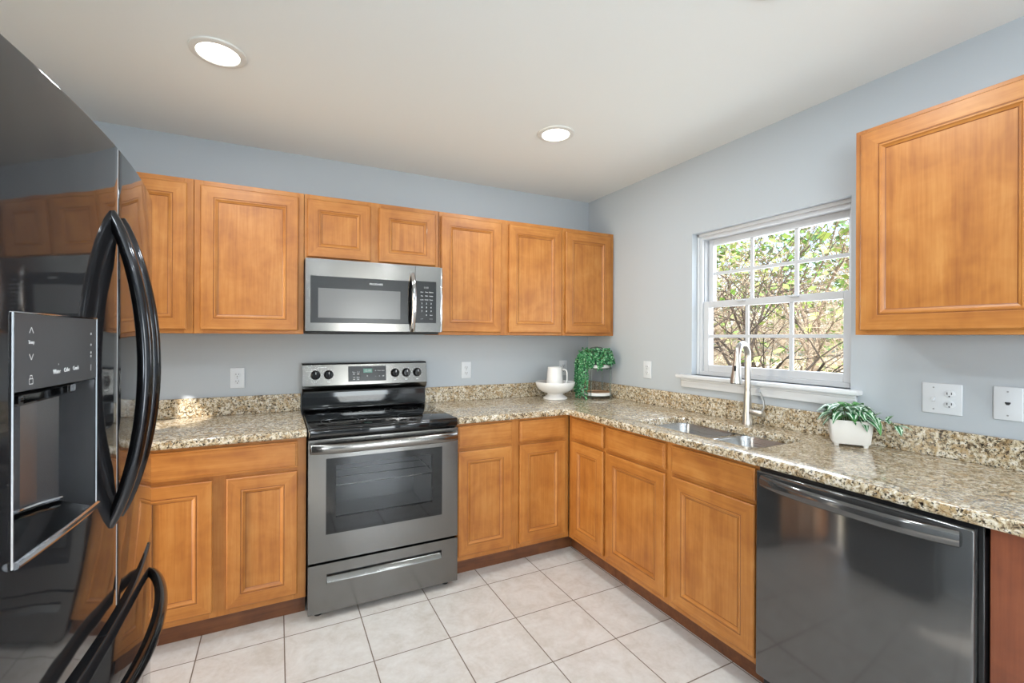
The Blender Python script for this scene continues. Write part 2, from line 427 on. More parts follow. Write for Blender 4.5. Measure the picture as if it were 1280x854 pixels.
# ------------------------------------------------------------------ cabinets
def ring(mb, x0, x1, z0, z1, yf, prof, mv, mh, medge=None, edge_from=99):
    """mitred frame: prof is a list of (inset, projection from yf)"""
    loops = []
    for ins, d in prof:
        loops.append([Vector((x0+ins, yf-d, z0+ins)), Vector((x1-ins, yf-d, z0+ins)), Vector((x1-ins, yf-d, z1-ins)), Vector((x0+ins, yf-d, z1-ins))])
    for k, (A, B) in enumerate(zip(loops, loops[1:])):
        for j in range(4):
            m = mh if j in (0, 2) else mv
            if medge and k >= edge_from: m = medge
            mb.poly([A[j], A[(j+1) % 4], B[(j+1) % 4], B[j]], m)
    return loops
def door(root, x0, x1, z0, z1, yf, mh, hinge=None):
    mv = W[2]; mb = MB(); fr = .060
    prof = [(.002, 0), (0, .003), (0, .015), (.004, .019), (fr-.006, .019), (fr-.003, .0165), (fr, .0185), (fr+.004, .0185), (fr+.008, .014), (fr+.014, .011), (fr+.016, .008)]
    ring(mb, x0, x1, z0, z1, yf, prof, mv, mh)
    mb.box(x0+.01, x1-.01, yf-.006, yf-.001, z0+.01, z1-.01, mv, 0)
    d = mb.build('door', root)
    p = MB(); i = fr+.0155
    p.box(x0+i, x1-i, yf-.0095, yf-.004, z0+i, z1-i, mv, 0); p.build('door_panel', d)
    g = MB(); i = fr-.0045                                   # darker glaze line with painted crease shade, following the moulding
    ring(g, x0, x1, z0, z1, yf, [(i, .0182), (i+.0022, .0182)], M['wood_edge'], M['wood_edge'])
    i = fr+.0145; ring(g, x0, x1, z0, z1, yf, [(i, .0112), (i+.0022, .0097)], M['wood_edge'], M['wood_edge'])
    g.build('moulding_line', d)
def drawer(root, x0, x1, z0, z1, yf, mh):
    mb = MB()
    ring(mb, x0, x1, z0, z1, yf, [(.002, 0), (0, .003), (0, .014), (.003, .016), (.008, .016), (.010, .019), (.014, .0195)], mh, mh)
    mb.box(x0+.0135, x1-.0135, yf-.0195, yf-.001, z0+.0135, z1-.0135, mh, 0)
    d = mb.build('drawer_front', root)
    g = MB(); ring(g, x0, x1, z0, z1, yf, [(.0085, .0166), (.0098, .0184)], M['wood_edge'], M['wood_edge']); g.build('moulding_line', d)
def base_cabinet(label, x0, x1, rot, doors, drawers, depth=.606, zbox=.875, z1=.875):
    """front plane y=-.61 in the wall frame"""
    mh = W[1] if rot != BACK else W[0]
    r = thing('base_cabinet', label, 'cabinet', ((x0+x1)/2, -.30, 0), rot, 'lower kitchen cabinets')
    mb = MB(); mb.box(x0+.0008, x1-.0008, -.590, -.004, .105, zbox, W[2]); mb.build('cabinet_box', r)
    f = MB(); yf = -.61; zr = .105
    xs = [x0+.0008, x1-.0008]
    ends = sorted([d[:2] for d in doors])
    f.box(xs[0], ends[0][0]+.012, yf, yf+.019, zr, z1, W[2], .0008); f.box(ends[-1][1]-.012, xs[1], yf, yf+.019, zr, z1, W[2], .0008)
    for a, b in zip(ends, ends[1:]): f.box(a[1]-.012, b[0]+.012, yf, yf+.019, zr, z1, W[2], .0008)
    for k, (a, b) in enumerate(ends):
        for q in ((zr, zr+.038), (.700, .748), (z1-.028, z1)): f.box(a+.012, b-.012, yf+.0004, yf+.019, q[0], q[1], mh, .0008)
    f.build('face_frame', r)
    for a, b in doors: door(r, a, b, .136, .719, yf, mh)
    for a, b in drawers: drawer(r, a, b, .738, .861, yf, mh)
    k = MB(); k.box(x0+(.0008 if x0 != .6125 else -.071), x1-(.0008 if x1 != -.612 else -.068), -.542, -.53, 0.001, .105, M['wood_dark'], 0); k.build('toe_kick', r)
    return r
base_cabinet('wide two-door wooden base cabinet with one wide drawer front, between fridge and range', -2.845, -2.134, BACK, [(-2.807, -2.517), (-2.463, -2.173)], [(-2.807, -2.173)])
base_cabinet('wooden base cabinet run in the dark corner behind the fridge', -3.395, -2.846, BACK, [(-3.30, -2.885)], [(-3.30, -2.885)])
base_cabinet('two-door two-drawer wooden base cabinet to the right of the range', -1.371, -.612, BACK, [(-1.361, -1.024), (-.971, -.647)], [(-1.361, -1.024), (-.971, -.647)])
base_cabinet('narrow single-door corner base cabinet under the window-side counter', .6125, .974, RIGHT, [(.662, .962)], [(.662, .962)])
base_cabinet('double-door wooden sink base cabinet with two false drawer fronts', .975, 1.873, RIGHT, [(.990, 1.411), (1.450, 1.857)], [(.990, 1.411), (1.450, 1.857)], zbox=.72)
r = thing('end_panel', 'shade-toned plain wooden end cabinet side right of the dishwasher', 'cabinet panel', (2.75, -.3, 0), RIGHT)
mb = MB(); mb.box(2.487, 3.0, -.612, -.004, .10, .875, M['wood_shaded']); mb.build('panel', r)
mb = MB(); mb.box(2.487, 3.0, -.545, -.004, .001, .0995, M['wood_dark']); mb.build('toe_kick', r)

def wall_cabinet(label, x0, x1, rot, doors, z0=1.372, z1=2.133, dz0=1.391, dz1=2.106, dep=.305, grp='upper kitchen cabinets'):
    mh = W[1] if rot != BACK else W[0]
    r = thing('wall_cabinet', label, 'cabinet', ((x0+x1)/2, -.15, z0), rot, grp)
    mb = MB(); mb.box(x0+.0006, x1-.0006, -dep+.019, -.0015, z0, z1, W[2], .001); mb.build('cabinet_box', r)
    f = MB(); yf = -dep
    ends = sorted(doors)
    f.box(x0+.0006, ends[0][0]+.012, yf, yf+.0188, z0, z1, W[2], .0008); f.box(ends[-1][1]-.012, x1-.0006, yf, yf+.0188, z0, z1, W[2], .0008)
    for a, b in zip(ends, ends[1:]): f.box(a[1]-.012, b[0]+.012, yf, yf+.0188, z0, z1, W[2], .0008)
    for a, b in ends:
        f.box(a+.012, b-.012, yf+.0004, yf+.0188, z0, dz0+.02, mh, .0008); f.box(a+.012, b-.012, yf+.0004, yf+.0188, dz1-.02, z1, mh, .0008)
    f.build('face_frame', r)
    for a, b in doors: door(r, a, b, dz0, dz1, yf, mh)
    return r
wall_cabinet('wooden upper cabinet at far left, partly hidden by the fridge', -3.135, -2.634, BACK, [(-3.105, -2.661)])
wall_cabinet('wide single-door wooden upper cabinet left of the microwave', -2.633, -2.134, BACK, [(-2.605, -2.163)])
wall_cabinet('short two-door wooden upper cabinet above the microwave', -2.133, -1.372, BACK, [(-2.119, -1.786), (-1.736, -1.395)], z0=1.776, dz0=1.792)
wall_cabinet('two-door wooden upper cabinet just right of the microwave', -1.371, -.461, BACK, [(-1.359, -.948), (-.889, -.479)])
wall_cabinet('single-door wooden upper cabinet in the room corner', -.460, -.0015, BACK, [(-.439, -.040)])
wall_cabinet('wooden upper cabinet on the window wall, right of the window', 2.035, 2.62, RIGHT, [(2.057, 2.530)], dz0=1.388, dz1=2.115)

# ------------------------------------------------------------------ worktops
def rounded(x0, x1, y0, y1, r, n=5):
    pts = []
    for cx, cy, a in ((x1-r, y1-r, 0), (x0+r, y1-r, pi/2), (x0+r, y0+r, pi), (x1-r, y0+r, 3*pi/2)):
        for k in range(n+1): pts.append((cx+r*cos(a+pi/2*k/n), cy+r*sin(a+pi/2*k/n)))
    return pts
def slab(loops, z0, z1, m, bev=.012, seg=3, bev_test=None):
    mb = MB(); mb.mi(m); bm = mb.bm; es = []
    for lp in loops:
        vs_ = [bm.verts.new((x, y, z0)) for x, y in lp]
        for a, b in zip(vs_, vs_[1:]+vs_[:1]): es.append(bm.edges.new((a, b)))
    bmesh.ops.triangle_fill(bm, use_beauty=True, edges=es)
    r = bmesh.ops.extrude_face_region(bm, geom=bm.faces[:])
    for v in r['geom']:
        if isinstance(v, bmesh.types.BMVert): v.co.z = z1
    bmesh.ops.recalc_face_normals(bm, faces=bm.faces[:])
    ed = [e for e in bm.edges if len(e.link_faces) == 2 and abs(e.link_faces[0].normal.dot(e.link_faces[1].normal)) < .5 and abs(e.verts[0].co.z-e.verts[1].co.z) < 1e-5 and (bev_test is None or bev_test(e))]
    bmesh.ops.bevel(bm, geom=ed, offset=bev, segments=seg, affect='EDGES', profile=.5)
    return mb
SX0, SX1, SY0, SY1 = -.530, -.178, -1.792, -1.118      # sink cut-out
ct = thing('countertop', 'L-shaped speckled granite countertop around the corner and sink', 'countertop', (-.4, -.4, .877))
yE = -3.0
loopo = [(-1.371, -.002), (-1.371, -.645), (-.660, -.645), (-.645, -.660), (-.645, yE), (-.002, yE), (-.002, -.002)]
def front_edge(e):
    c = (e.verts[0].co+e.verts[1].co)/2
    return (c.x < -.64 and c.y < -.64 and c.x > -1.365) or (SX0-.01 < c.x < SX1+.01 and SY0-.01 < c.y < SY1+.01 and c.z > .9)
slab([loopo, rounded(SX0, SX1, SY0, SY1, .06)], .877, .914, M['granite'], .009, 3, front_edge).build('worktop', ct)
mb = MB(); mb.box(-1.371, -.002, -.022, -.002, .9142, 1.017, M['granite'], .002); mb.build('backsplash', ct)
mb = MB(); mb.box(-.022, -.002, yE, -.0222, .9142, 1.017, M['granite'], .002); mb.build('backsplash', ct)
ct2 = thing('countertop', 'short granite countertop between fridge and range', 'countertop', (-2.7, -.3, .877))
slab([[(-3.395, -.002), (-3.395, -.645), (-2.135, -.645), (-2.135, -.002)]], .877, .914, M['granite'], .009, 3, lambda e: (e.verts[0].co.y+e.verts[1].co.y)/2 < -.64).build('worktop', ct2)
mb = MB(); mb.box(-3.395, -2.135, -.022, -.002, .9142, 1.017, M['granite'], .002); mb.build('backsplash', ct2)

# sink: undermount, two bowls
sk = thing('sink', 'undermount double-bowl stainless steel sink below the window', 'sink', (-.354, -1.455, .72))
def bowl(y0, y1):
    mb = MB(); m = M['steel_sink']; i = mb.mi(m); zt = .8762; zb = .735
    L = [(0, zt), (.004, zt-.01), (.010, zb+.035), (.022, zb+.012), (.045, zb)]
    rings = []
    for ins, z in L:
        rings.append([mb.bm.verts.new((x, y, z)) for x, y in rounded(SX0-.004+ins, SX1+.004-ins, y0+ins, y1-ins, max(.058-ins*.3, .02))])
    n = len(rings[0])
    for A, B in zip(rings, rings[1:]):
        for k in range(n): mb.bm.faces.new([A[k], A[(k+1) % n], B[(k+1) % n], B[k]]).material_index = i
    mb.bm.faces.new(rings[-1]).material_index = i
    return mb
div = -1.475
for a, b, lab in ((div+.012, SY1+.004, None), (SY0-.004, div-.012, None)):
    o = bowl(a, b).build('bowl', sk)
    d = MB(); cx_, cy_ = (SX0+SX1)/2, (a+b)/2
    d.lathe([(0, .7365), (.020, .7365), (.026, .740), (.040, .7405), (.043, .7365), (0, .7355)], M['chrome'], (cx_, cy_, 0), n=24)
    for k in range(6): d.box(cx_+.012*cos(k*pi/3)-.002, cx_+.012*cos(k*pi/3)+.002, cy_+.012*sin(k*pi/3)-.002, cy_+.012*sin(k*pi/3)+.002, .7366, .7372, M['slot'], 0)
    d.build('drain', o)
mb = MB(); mb.box(SX0+.01, SX1-.01, div-.015, div+.015, .850, .8768, M['chrome'], .006, 3); mb.build('divider', sk)

# faucet
fx, fy = -.088, -1.449
fc = thing('faucet', 'tall brushed nickel pull-down kitchen faucet behind the sink', 'faucet', (fx, fy, .9145))
mb = MB(); mb.lathe([(0, .9145), (.027, .9145), (.0275, .918), (.025, .922), (.0235, .94), (.0195, 1.0), (.0165, 1.06), (.0145, 1.09)], M['nickel'], (fx, fy, 0))
mb.build('body', fc)
ddir = Vector((-.967, -.255, 0)).normalized(); R = .067
pts = [Vector((fx, fy, z)) for z in (1.085, 1.13, 1.18, 1.23, 1.262)]
for k in range(1, 13):
    a = pi*k/12*.97; pts.append(Vector((fx, fy, 1.262))+ddir*(R-R*cos(a))+Vector((0, 0, R*sin(a))))
mb = MB(); mb.tube(pts, .0148, M['nickel'], 16); mb.build('spout', fc)
e = pts[-1]; dn = Vector((0, 0, -1))+ddir*.10; dn.normalize()
mb = MB(); mb.tube([e+dn*t_ for t_ in (-.002, .02, .035, .0355, .065, .112, .134, .1345)], [.0150, .0158, .0168, .0178, .0195, .0250, .0272, .0245], M['nickel'], 20)
h = mb.build('spray_head', fc)
mb = MB(); mb.tube([e+dn*.1347, e+dn*.137], .0235, M['black_plastic'], 20); mb.build('spray_face', h); mb = MB(); q = e+dn*.06+ddir*.018
mb.box(q.x-.004, q.x+.003, q.y-.006, q.y+.006, q.z-.014, q.z+.014, M['black_plastic'], .002); mb.build('spray_button', h)
mb = MB(); s0 = Vector((fx, fy, .982))
mb.tube([s0+Vector((0, -.012, 0)), s0+Vector((0, -.078, 0)), s0+Vector((0, -.086, 0))], [.0150, .0165, .0130], M['nickel'], 16)
hp = [s0+Vector((0, -.074, .004)), s0+Vector((.004, -.086, .03)), s0+Vector((.006, -.082, .06)), s0+Vector((.004, -.072, .088)), s0+Vector((.002, -.062, .108))]
mb.tube(hp, [.009, .0075, .0065, .006, .005], M['nickel'], 10, .7); mb.build('handle', fc)

# ------------------------------------------------------------------ range
RX0, RX1 = -2.130, -1.377; YF = -.665
rg = thing('range', 'freestanding stainless steel electric range with black glass cooktop', 'stove', ((RX0+RX1)/2, -.33, 0), BACK)
mb = MB(); bs = M['black_satin']
mb.box(RX0+.004, RX0+.03, -.63, -.03, .04, .895, bs); mb.box(RX1-.03, RX1-.004, -.63, -.03, .04, .895, bs)
mb.box(RX0+.03, RX1-.03, -.06, -.03, .04, .895, bs); mb.box(RX0+.03, RX1-.03, -.62, -.06, .04, .28, bs); mb.box(RX0+.03, RX1-.03, -.62, -.06, .80, .895, bs)
mb.build('body', rg)
mb = MB()
for fx_ in (RX0+.05, RX1-.05):
    for fy_ in (-.60, -.1):
        mb = MB(); mb.lathe([(0, .001), (.018, .001), (.018, .012), (.010, .014), (.010, .042), (0, .042)], M['black_plastic'], (fx_, fy_, 0), n=14); mb.build('levelling_foot', rg)
# oven cavity and racks
mb = MB(); oi = M['oven_in']
mb.box(RX0+.09, RX1-.09, -.10, -.095, .36, .79, oi, 0); mb.box(RX0+.085, RX0+.09, -.60, -.095, .36, .79, oi, 0); mb.box(RX1-.09, RX1-.085, -.60, -.095, .36, .79, oi, 0)
mb.box(RX0+.085, RX1-.085, -.60, -.095, .355, .36, oi, 0); mb.box(RX0+.085, RX1-.085, -.60, -.095, .79, .795, oi, 0); mb.build('oven_cavity', rg)
for zz in (.612,):
    mb = MB()
    for k in range(4): yy = -.58+.14*k; mb.tube([(RX0+.092, yy, zz), (RX1-.092, yy, zz)], .0028, M['chrome'], 6)
    for xx in (RX0+.10, RX1-.10): mb.tube([(xx, -.585, zz-.004), (xx, -.12, zz-.004)], .0035, M['chrome'], 6)
    mb.build('oven_rack', rg)
# cooktop
mb = MB(); mb.box(RX0, RX1, -.655, -.05, .896, .918, M['black_gloss'], .006, 3)
mb.box(RX0+.002, RX1-.002, YF-.004, -.60, .872, .912, M['black_gloss'], .010, 3)
ck = mb.build('cooktop', rg)
mb = MB()
def circ(cx, cy, r, w=.0022):
    n = 56
    for k in range(n):
        a, b = 2*pi*k/n, 2*pi*(k+1)/n
        mb.poly([(cx+(r-w)*cos(a), cy+(r-w)*sin(a), .9184), (cx+r*cos(a), cy+r*sin(a), .9184), (cx+r*cos(b), cy+r*sin(b), .9184), (cx+(r-w)*cos(b), cy+(r-w)*sin(b), .9184)], M['ring'])
for cx, cy, rr in ((-1.945, -.475, (.115, .075)), (-1.565, -.475, (.095,)), (-1.945, -.215, (.078,)), (-1.575, -.22, (.105, .07)), (-1.755, -.21, (.05,))):
    for q in rr: mb = MB(); circ(cx, cy, q); mb.build('burner_ring', ck)
# backguard: black riser under a stainless control head
mb = MB(); mb.box(RX0, RX1, -.058, -.006, .9185, 1.03, M['black_gloss'], .003)
mb.prism([(RX0, -.058, 1.028), (RX0, -.074, 1.036), (RX0, -.088, 1.062), (RX0, -.088, 1.066), (RX0, -.006, 1.066), (RX0, -.006, 1.028)], (RX1-RX0, 0, 0), M['steel_dark'])
mb.box(RX0+.01, RX1-.01, -.062, -.0578, 1.019, 1.029, M['black_plastic']); mb.box(RX0+.01, RX1-.01, -.066, -.0578, .9186, .931, M['black_gloss'], .004, 2)
bg_ = mb.build('backguard', rg)
mb = MB()
mb.prism([(RX0, -.089, 1.066), (RX0, -.074, 1.188), (RX0, -.062, 1.194), (RX0, -.006, 1.194), (RX0, -.006, 1.066)], (RX1-RX0, 0, 0), M['steel'])
mb.box(RX0, RX1, -.066, -.004, 1.1945, 1.198, M['black_satin'], .001)
cp = mb.build('control_panel', rg)
def ypan(z): return -.089+(z-1.066)/.122*.015
mb = MB(); zc = 1.129; yc = ypan(zc)
mb.prism([(-1.872, ypan(1.083)-.0012, 1.083), (-1.642, ypan(1.083)-.0012, 1.083), (-1.642, ypan(1.176)-.0012, 1.176), (-1.872, ypan(1.176)-.0012, 1.176)], (0, .004, 0), M['black_panel'], .0008)
dp = mb.build('display', cp)
mb = MB()
mb.prism([(-1.782, ypan(1.134)-.0020, 1.134), (-1.728, ypan(1.134)-.0020, 1.134), (-1.728, ypan(1.160)-.0020, 1.160), (-1.782, ypan(1.160)-.0020, 1.160)], (0, .001, 0), M['lcd'])
mb.build('clock_screen', dp)
mb = MB(); mk = M['mark']
mb.text('12:00', mk, -1.755, ypan(1.147)-.0026, 1.147, .020)
for xx, zz, s_ in ((-1.838, 1.140, 'Bake'), (-1.813, 1.140, 'Broil'), (-1.838, 1.108, 'Self'), (-1.813, 1.108, 'Keep'), (-1.708, 1.146, '+'), (-1.686, 1.146, 'Timer'), (-1.661, 1.146, 'Start'), (-1.708, 1.112, '-'), (-1.684, 1.112, '+'), (-1.661, 1.112, 'Off'), (-1.758, 1.115, 'h')):
    mb.text(s_, mk, xx, ypan(zz)-.0018, zz, .012 if len(s_) < 2 else .0088)
for xx, zz in ((-1.838, 1.128), (-1.813, 1.128), (-1.838, 1.096), (-1.813, 1.096)): mb.box(xx-.006, xx+.006, ypan(zz)-.0018, ypan(zz)-.001, zz-.002, zz+.002, mk, 0)
mb.build('printed_marking', dp)
for xx in (-2.058, -1.985, -1.585, -1.513, -1.441):
    k = MB(); y_ = ypan(zc)
    k.lathe([(.0275, 0.003), (.0275, -.004), (.024, -.006), (.0215, -.020), (.0195, -.023), (0, -.023)], M['black_gloss'], (xx, y_, zc), 'y', 28)
    k.box(xx-.0045, xx+.0045, y_-.030, y_-.020, zc-.021, zc+.021, M['black_gloss'], .003, 2)
    k.box(xx-.0012, xx+.0012, y_-.0304, y_-.0298, zc+.006, zc+.019, M['mark'], 0); k.build('knob', cp)
for xx in (-2.058, -1.985, -1.585, -1.513, -1.441):
    mb = MB()
    for k in range(11):
        a = radians(-140+28*k); r_ = .034
        mb.box(xx+r_*sin(a)-.001, xx+r_*sin(a)+.001, ypan(zc+r_*cos(a))-.0008, ypan(zc+r_*cos(a))+.0002, zc+r_*cos(a)-.001, zc+r_*cos(a)+.001, mk, 0)
    for q in range(2): mb.box(xx-.007+.008*q, xx-.001+.008*q, ypan(1.086)-.001, ypan(1.086)+.0002, 1.083, 1.089, mk, 0)
    mb.build('printed_marking', cp)
mb = MB(); mb.text('HI  OVEN  LO', mk, -2.02, ypan(1.172)-.001, 1.172, .008); mb.build('printed_marking', cp)
# oven door
mb = MB(); st = M['steel_dark']; dz0, dz1 = .280, .866
wx0, wx1, wz0, wz1 = -2.050, -1.467, .408, .772
for a in ((RX0+.001, wx0, dz0, dz1), (wx1, RX1-.001, dz0, dz1), (wx0, wx1, dz0, wz0), (wx0, wx1, wz1, dz1)):
    mb.box(a[0], a[1], YF, -.632, a[2], a[3], st, 0)
od = mb.build('oven_door', rg)
mb = MB(); ix0, ix1, iz0, iz1 = -2.004, -1.522, .484, .736
for a in ((wx0, ix0, wz0, wz1), (ix1, wx1, wz0, wz1), (ix0, ix1, wz0, iz0), (ix0, ix1, iz1, wz1)):
    mb.box(a[0], a[1], YF-.001, -.645, a[2], a[3], M['black_gloss'], 0)
mb.build('window_border', od)
mb = MB(); mb.box(ix0, ix1, YF-.0008, YF+.004, iz0, iz1, M['oven_glass'], 0); mb.build('window_pane', od)
mb = MB()
hp = []
for k in range(25):
    t_ = k/24; hp.append((RX0+.018+(RX1-RX0-.036)*t_, YF-.020-.026*(1-(2*t_-1)**6), .826))
mb.tube(hp, .0235, M['steel'], 16, .5, up=(0, 0, 1)); mb.box(RX0+.008, RX0+.032, YF-.026, YF+.001, .803, .850, M['steel'], .004, 2); mb.box(RX1-.032, RX1-.008, YF-.026, YF+.001, .803, .850, M['steel'], .004, 2)
mb.build('handle', od)
mb = MB()
for q in range(4): mb = MB(); mb.box(RX0+.12+.14*q, RX0+.20+.14*q, YF-.0008, YF+.001, .855, .859, M['slot'], 0); mb.build('vent_slot', od)
# storage drawer with a long finger slot
mb = MB(); z0, z1 = .036, .268; sx0, sx1, sz0, sz1 = -2.046, -1.468, .170, .218
for a in ((RX0+.001, sx0, z0, z1), (sx1, RX1-.001, z0, z1), (sx0, sx1, z0, sz0), (sx0, sx1, sz1, z1)): mb.box(a[0], a[1], YF, -.632, a[2], a[3], st, 0)
mb.box(sx0, sx1, -.640, -.634, sz0, sz1, M['slot'], 0)
dr = mb.build('storage_drawer', rg)
mb = MB(); mb.prism([(sx0+.002, YF-.001, sz0), (sx0+.002, YF-.004, sz0+.006), (sx0+.002, YF-.002, sz0+.012), (sx0+.002, -.648, sz0+.032), (sx0+.002, -.6402, sz0+.032), (sx0+.002, -.6402, sz0)], (sx1-sx0-.004, 0, 0), M['steel_dark']); mb.build('drawer_pull', dr)

# ------------------------------------------------------------------ microwave
mw = thing('microwave', 'stainless over-the-range microwave below the short upper cabinet', 'microwave', (-1.752, -.2, 1.374), BACK)
MX0, MX1, MZ0, MZ1, MY = -2.131, -1.3745, 1.374, 1.7735, -.392
mb = MB(); mb.box(MX0, MX1, MY+.035, -.004, MZ0+.012, MZ1, M['black_satin'], .002); mb.box(MX0+.01, MX1-.01, MY+.045, -.03, MZ0, MZ0+.014, M['black_plastic'], .004)
for k in range(16): mb.box(MX0+.10+.03*k, MX0+.12+.03*k, MY+.06, MY+.10, MZ0-.002, MZ0+.002, M['slot'], 0)
mb.build('body', mw)
mb = MB(); seam = -1.541; a0, a1, b0, b1 = -2.106, -1.583, 1.432, 1.682; zb_ = MZ0+.014
for q in ((MX0, a0, zb_, MZ1), (a1, seam-.001, zb_, MZ1), (a0, a1, zb_, b0), (a0, a1, b1, MZ1)): mb.box(q[0], q[1], MY, MY+.034, q[2], q[3], M['steel'], 0)
dw_ = mb.build('door', mw)
mb = MB(); mb.box(a0, a1, MY-.001, MY+.02, b0, b1, M['black_panel'], .001); mb.box(a1, seam-.012, MY-.0008, MY+.002, b0, b1, M['black_gloss'], 0); mb.build('window_border', dw_)
mb = MB(); mb.box(-2.068, -1.629, MY-.0018, MY-.0008, 1.459, 1.618, M['mw_screen'], 0); mb.build('window_pane', dw_)
mb = MB(); mb.text('FRIGIDAIRE', M['mark'], -1.765, MY-.0016, 1.652, .0145); mb.build('logo', dw_)
hp = [(-1.560, MY-.004-.048*(1-abs(2*k/24-1)**2.6), 1.393+.332*k/24) for k in range(25)]
mb = MB(); mb.tube(hp, .0125, M['chrome'], 14, .75, up=(1, 0, 0)); mb.build('handle', dw_)
mb = MB()
c0, c1, d0, d1 = -1.538, -1.414, 1.441, 1.686
for q in ((seam+.001, c0, zb_, MZ1), (c1, MX1-.012, zb_, MZ1), (c0, c1, zb_, d0), (c0, c1, d1, MZ1)): mb.box(q[0], q[1], MY, MY+.034, q[2], q[3], M['steel'], 0)
mb.box(MX1-.012, MX1, MY+.002, MY+.034, zb_, MZ1, M['chrome'], .003, 2)
cpn = mb.build('control_panel', mw)
mb = MB(); mb.box(c0, c1, MY-.0012, MY+.02, d0, d1, M['black_panel'], .001); kp = mb.build('keypad', cpn)
mb = MB(); y_ = MY-.0016
for r_, row in enumerate((('Auto', 'Time', 'Defrost'), ('Pop', 'Melt', 'Soften'), ('Cook', 'Power', 'Timer'), ('1', '2', '3'), ('4', '5', '6'), ('7', '8', '9'), ('', '0', 'Start'))):
    for c_, s_ in enumerate(row):
        if s_: mb.text(s_, M['mark'], -1.502+.028*c_, y_, 1.622-.0225*r_, .013 if len(s_) == 1 else .0085)
mb.text('0:00', M['mark_dim'], -1.476, y_, 1.648, .016); mb.text('STOP', M['mark_dim'], -1.502, y_, 1.464, .007); mb.text('START', M['mark_dim'], -1.446, y_, 1.464, .007)
mb.build('printed_marking', kp)

# ------------------------------------------------------------------ dishwasher
dwr = thing('dishwasher', 'dark graphite stainless dishwasher with a bowed bar handle', 'dishwasher', (2.18, -.3, 0), RIGHT)
D0, D1 = 1.8765, 2.4835
mb = MB(); mb.box(D0+.001, D1-.001, -.60, -.03, .012, .868, M['black_plastic'], .002); mb.box(D0+.001, D1-.001, -.628, -.599, .845, .8755, M['black_satin'], .002)
mb.box(D1-.013, D1-.001, -.630, -.599, .10, .876, M['black_satin'], .002); mb.build('tub', dwr)
mb = MB(); mb.box(D0+.003, D1-.014, -.652, -.6015, .105, .8645, M['black_steel_dw'], .005, 3); dd = mb.build('door', dwr)
hp = []
for k in range(29):
    t_ = k/28; hp.append((D0+.030+(D1-D0-.070)*t_, -.654-.036*(1-abs(2*t_-1)**3.0)-.004, .833))
mb = MB(); mb.tube(hp, .0220, M['black_steel_dw'], 16, .5, up=(0, 0, 1)); mb.build('handle', dd)
mb = MB(); mb.box(D0+.003, D1-.006, -.57, -.55, .012, .10, M['black_plastic'], .002); mb.build('kick_plate', dwr)

# ------------------------------------------------------------------ fridge (frame looks at the left wall: local x = world y, front toward world +x)
fr = thing('refrigerator', 'large black stainless french-door refrigerator with ice dispenser', 'refrigerator', (-1.683, 3.0, 0), LEFT)
FC = -1.683; FW = .455; FTOP = 1.780
def fy_(x, edge0=None, edge1=None):
    v = 2.583+.030*((x-FC)/FW)**2
    for e_ in (edge0, edge1):
        if e_ is not None:
            d = abs(x-e_)
            if d < .006: v += .006-sqrt(max(0, .006**2-(.006-d)**2))
    return v
mb = MB(); mb.box(FC-FW+.004, FC+FW-.004, 2.70, 3.365, .03, FTOP-.012, M['black_satin'], .004)
mb.box(FC-FW+.03, FC+FW-.03, 2.66, 2.72, .02, .10, M['black_plastic'], .003)
mb.box(FC-FW+.03, FC-FW+.13, 2.64, 2.76, FTOP-.012, FTOP+.018, M['black_plastic'], .004); mb.box(FC+FW-.13, FC+FW-.03, 2.64, 2.76, FTOP-.012, FTOP+.018, M['black_plastic'], .004)
mb.build('body', fr)
mb = MB()
for x_ in (FC-.38, FC+.38):
    for y_ in (2.76, 3.3):
        mb = MB(); mb.lathe([(0, .001), (.02, .001), (.02, .014), (.012, .016), (.012, .032), (0, .032)], M['black_plastic'], (x_, y_, 0), n=12); mb.build('levelling_foot', fr)
def panel(x0, x1, z0, z1, m, hole=None, back=2.69):
    mb = MB(); i = mb.mi(m)
    e = [0, .0003, .0010, .0022, .0038, .006]
    xs = [x0+q for q in e]+[x1-q for q in e[::-1]]
    zs = [z0+q*.5 for q in (0, .003, .008)]+[z1-q*.5 for q in (.008, .003, 0)]
    n = 22
    for k in range(1, n): xs.append(x0+.006+(x1-x0-.012)*k/n)
    if hole:
        xs = [x for x in xs if min(abs(x-hole[0]), abs(x-hole[1])) > .004]+[hole[0], hole[1]]; zs += [hole[2], hole[3]]
    xs = sorted(xs); zs = sorted(zs)
    def zr(z):
        d = min(z-z0, z1-z); return .004-sqrt(max(0, .004**2-(.004-d)**2)) if d < .004 else 0
    V = {}
    for a, x in enumerate(xs):
        for b, z in enumerate(zs): V[a, b] = mb.bm.verts.new((x, fy_(x, x0, x1)+zr(z), z))
    for a in range(len(xs)-1):
        for b in range(len(zs)-1):
            if hole and hole[0]-1e-6 <= xs[a] and xs[a+1] <= hole[1]+1e-6 and hole[2]-1e-6 <= zs[b] and zs[b+1] <= hole[3]+1e-6: continue
            mb.bm.faces.new([V[a, b], V[a+1, b], V[a+1, b+1], V[a, b+1]]).material_index = i
    A, B = len(xs)-1, len(zs)-1
    loop = [V[a, 0] for a in range(A+1)]+[V[A, b] for b in range(1, B+1)]+[V[a, B] for a in range(A-1, -1, -1)]+[V[0, b] for b in range(B-1, 0, -1)]
    bk = [mb.bm.verts.new((v.co.x, back, v.co.z)) for v in loop]
    L = len(loop)
    for k in range(L): mb.bm.faces.new([loop[(k+1) % L], loop[k], bk[k], bk[(k+1) % L]]).material_index = i
    mb.bm.faces.new(bk).material_index = i
    return mb
HX0, HX1, HZ0, HZ1 = -2.077, -1.812, 1.018, 1.391
dl = panel(FC-FW, FC-.0012, .748, FTOP, M['black_steel'], (HX0, HX1, HZ0, HZ1)).build('door', fr, angle=60)
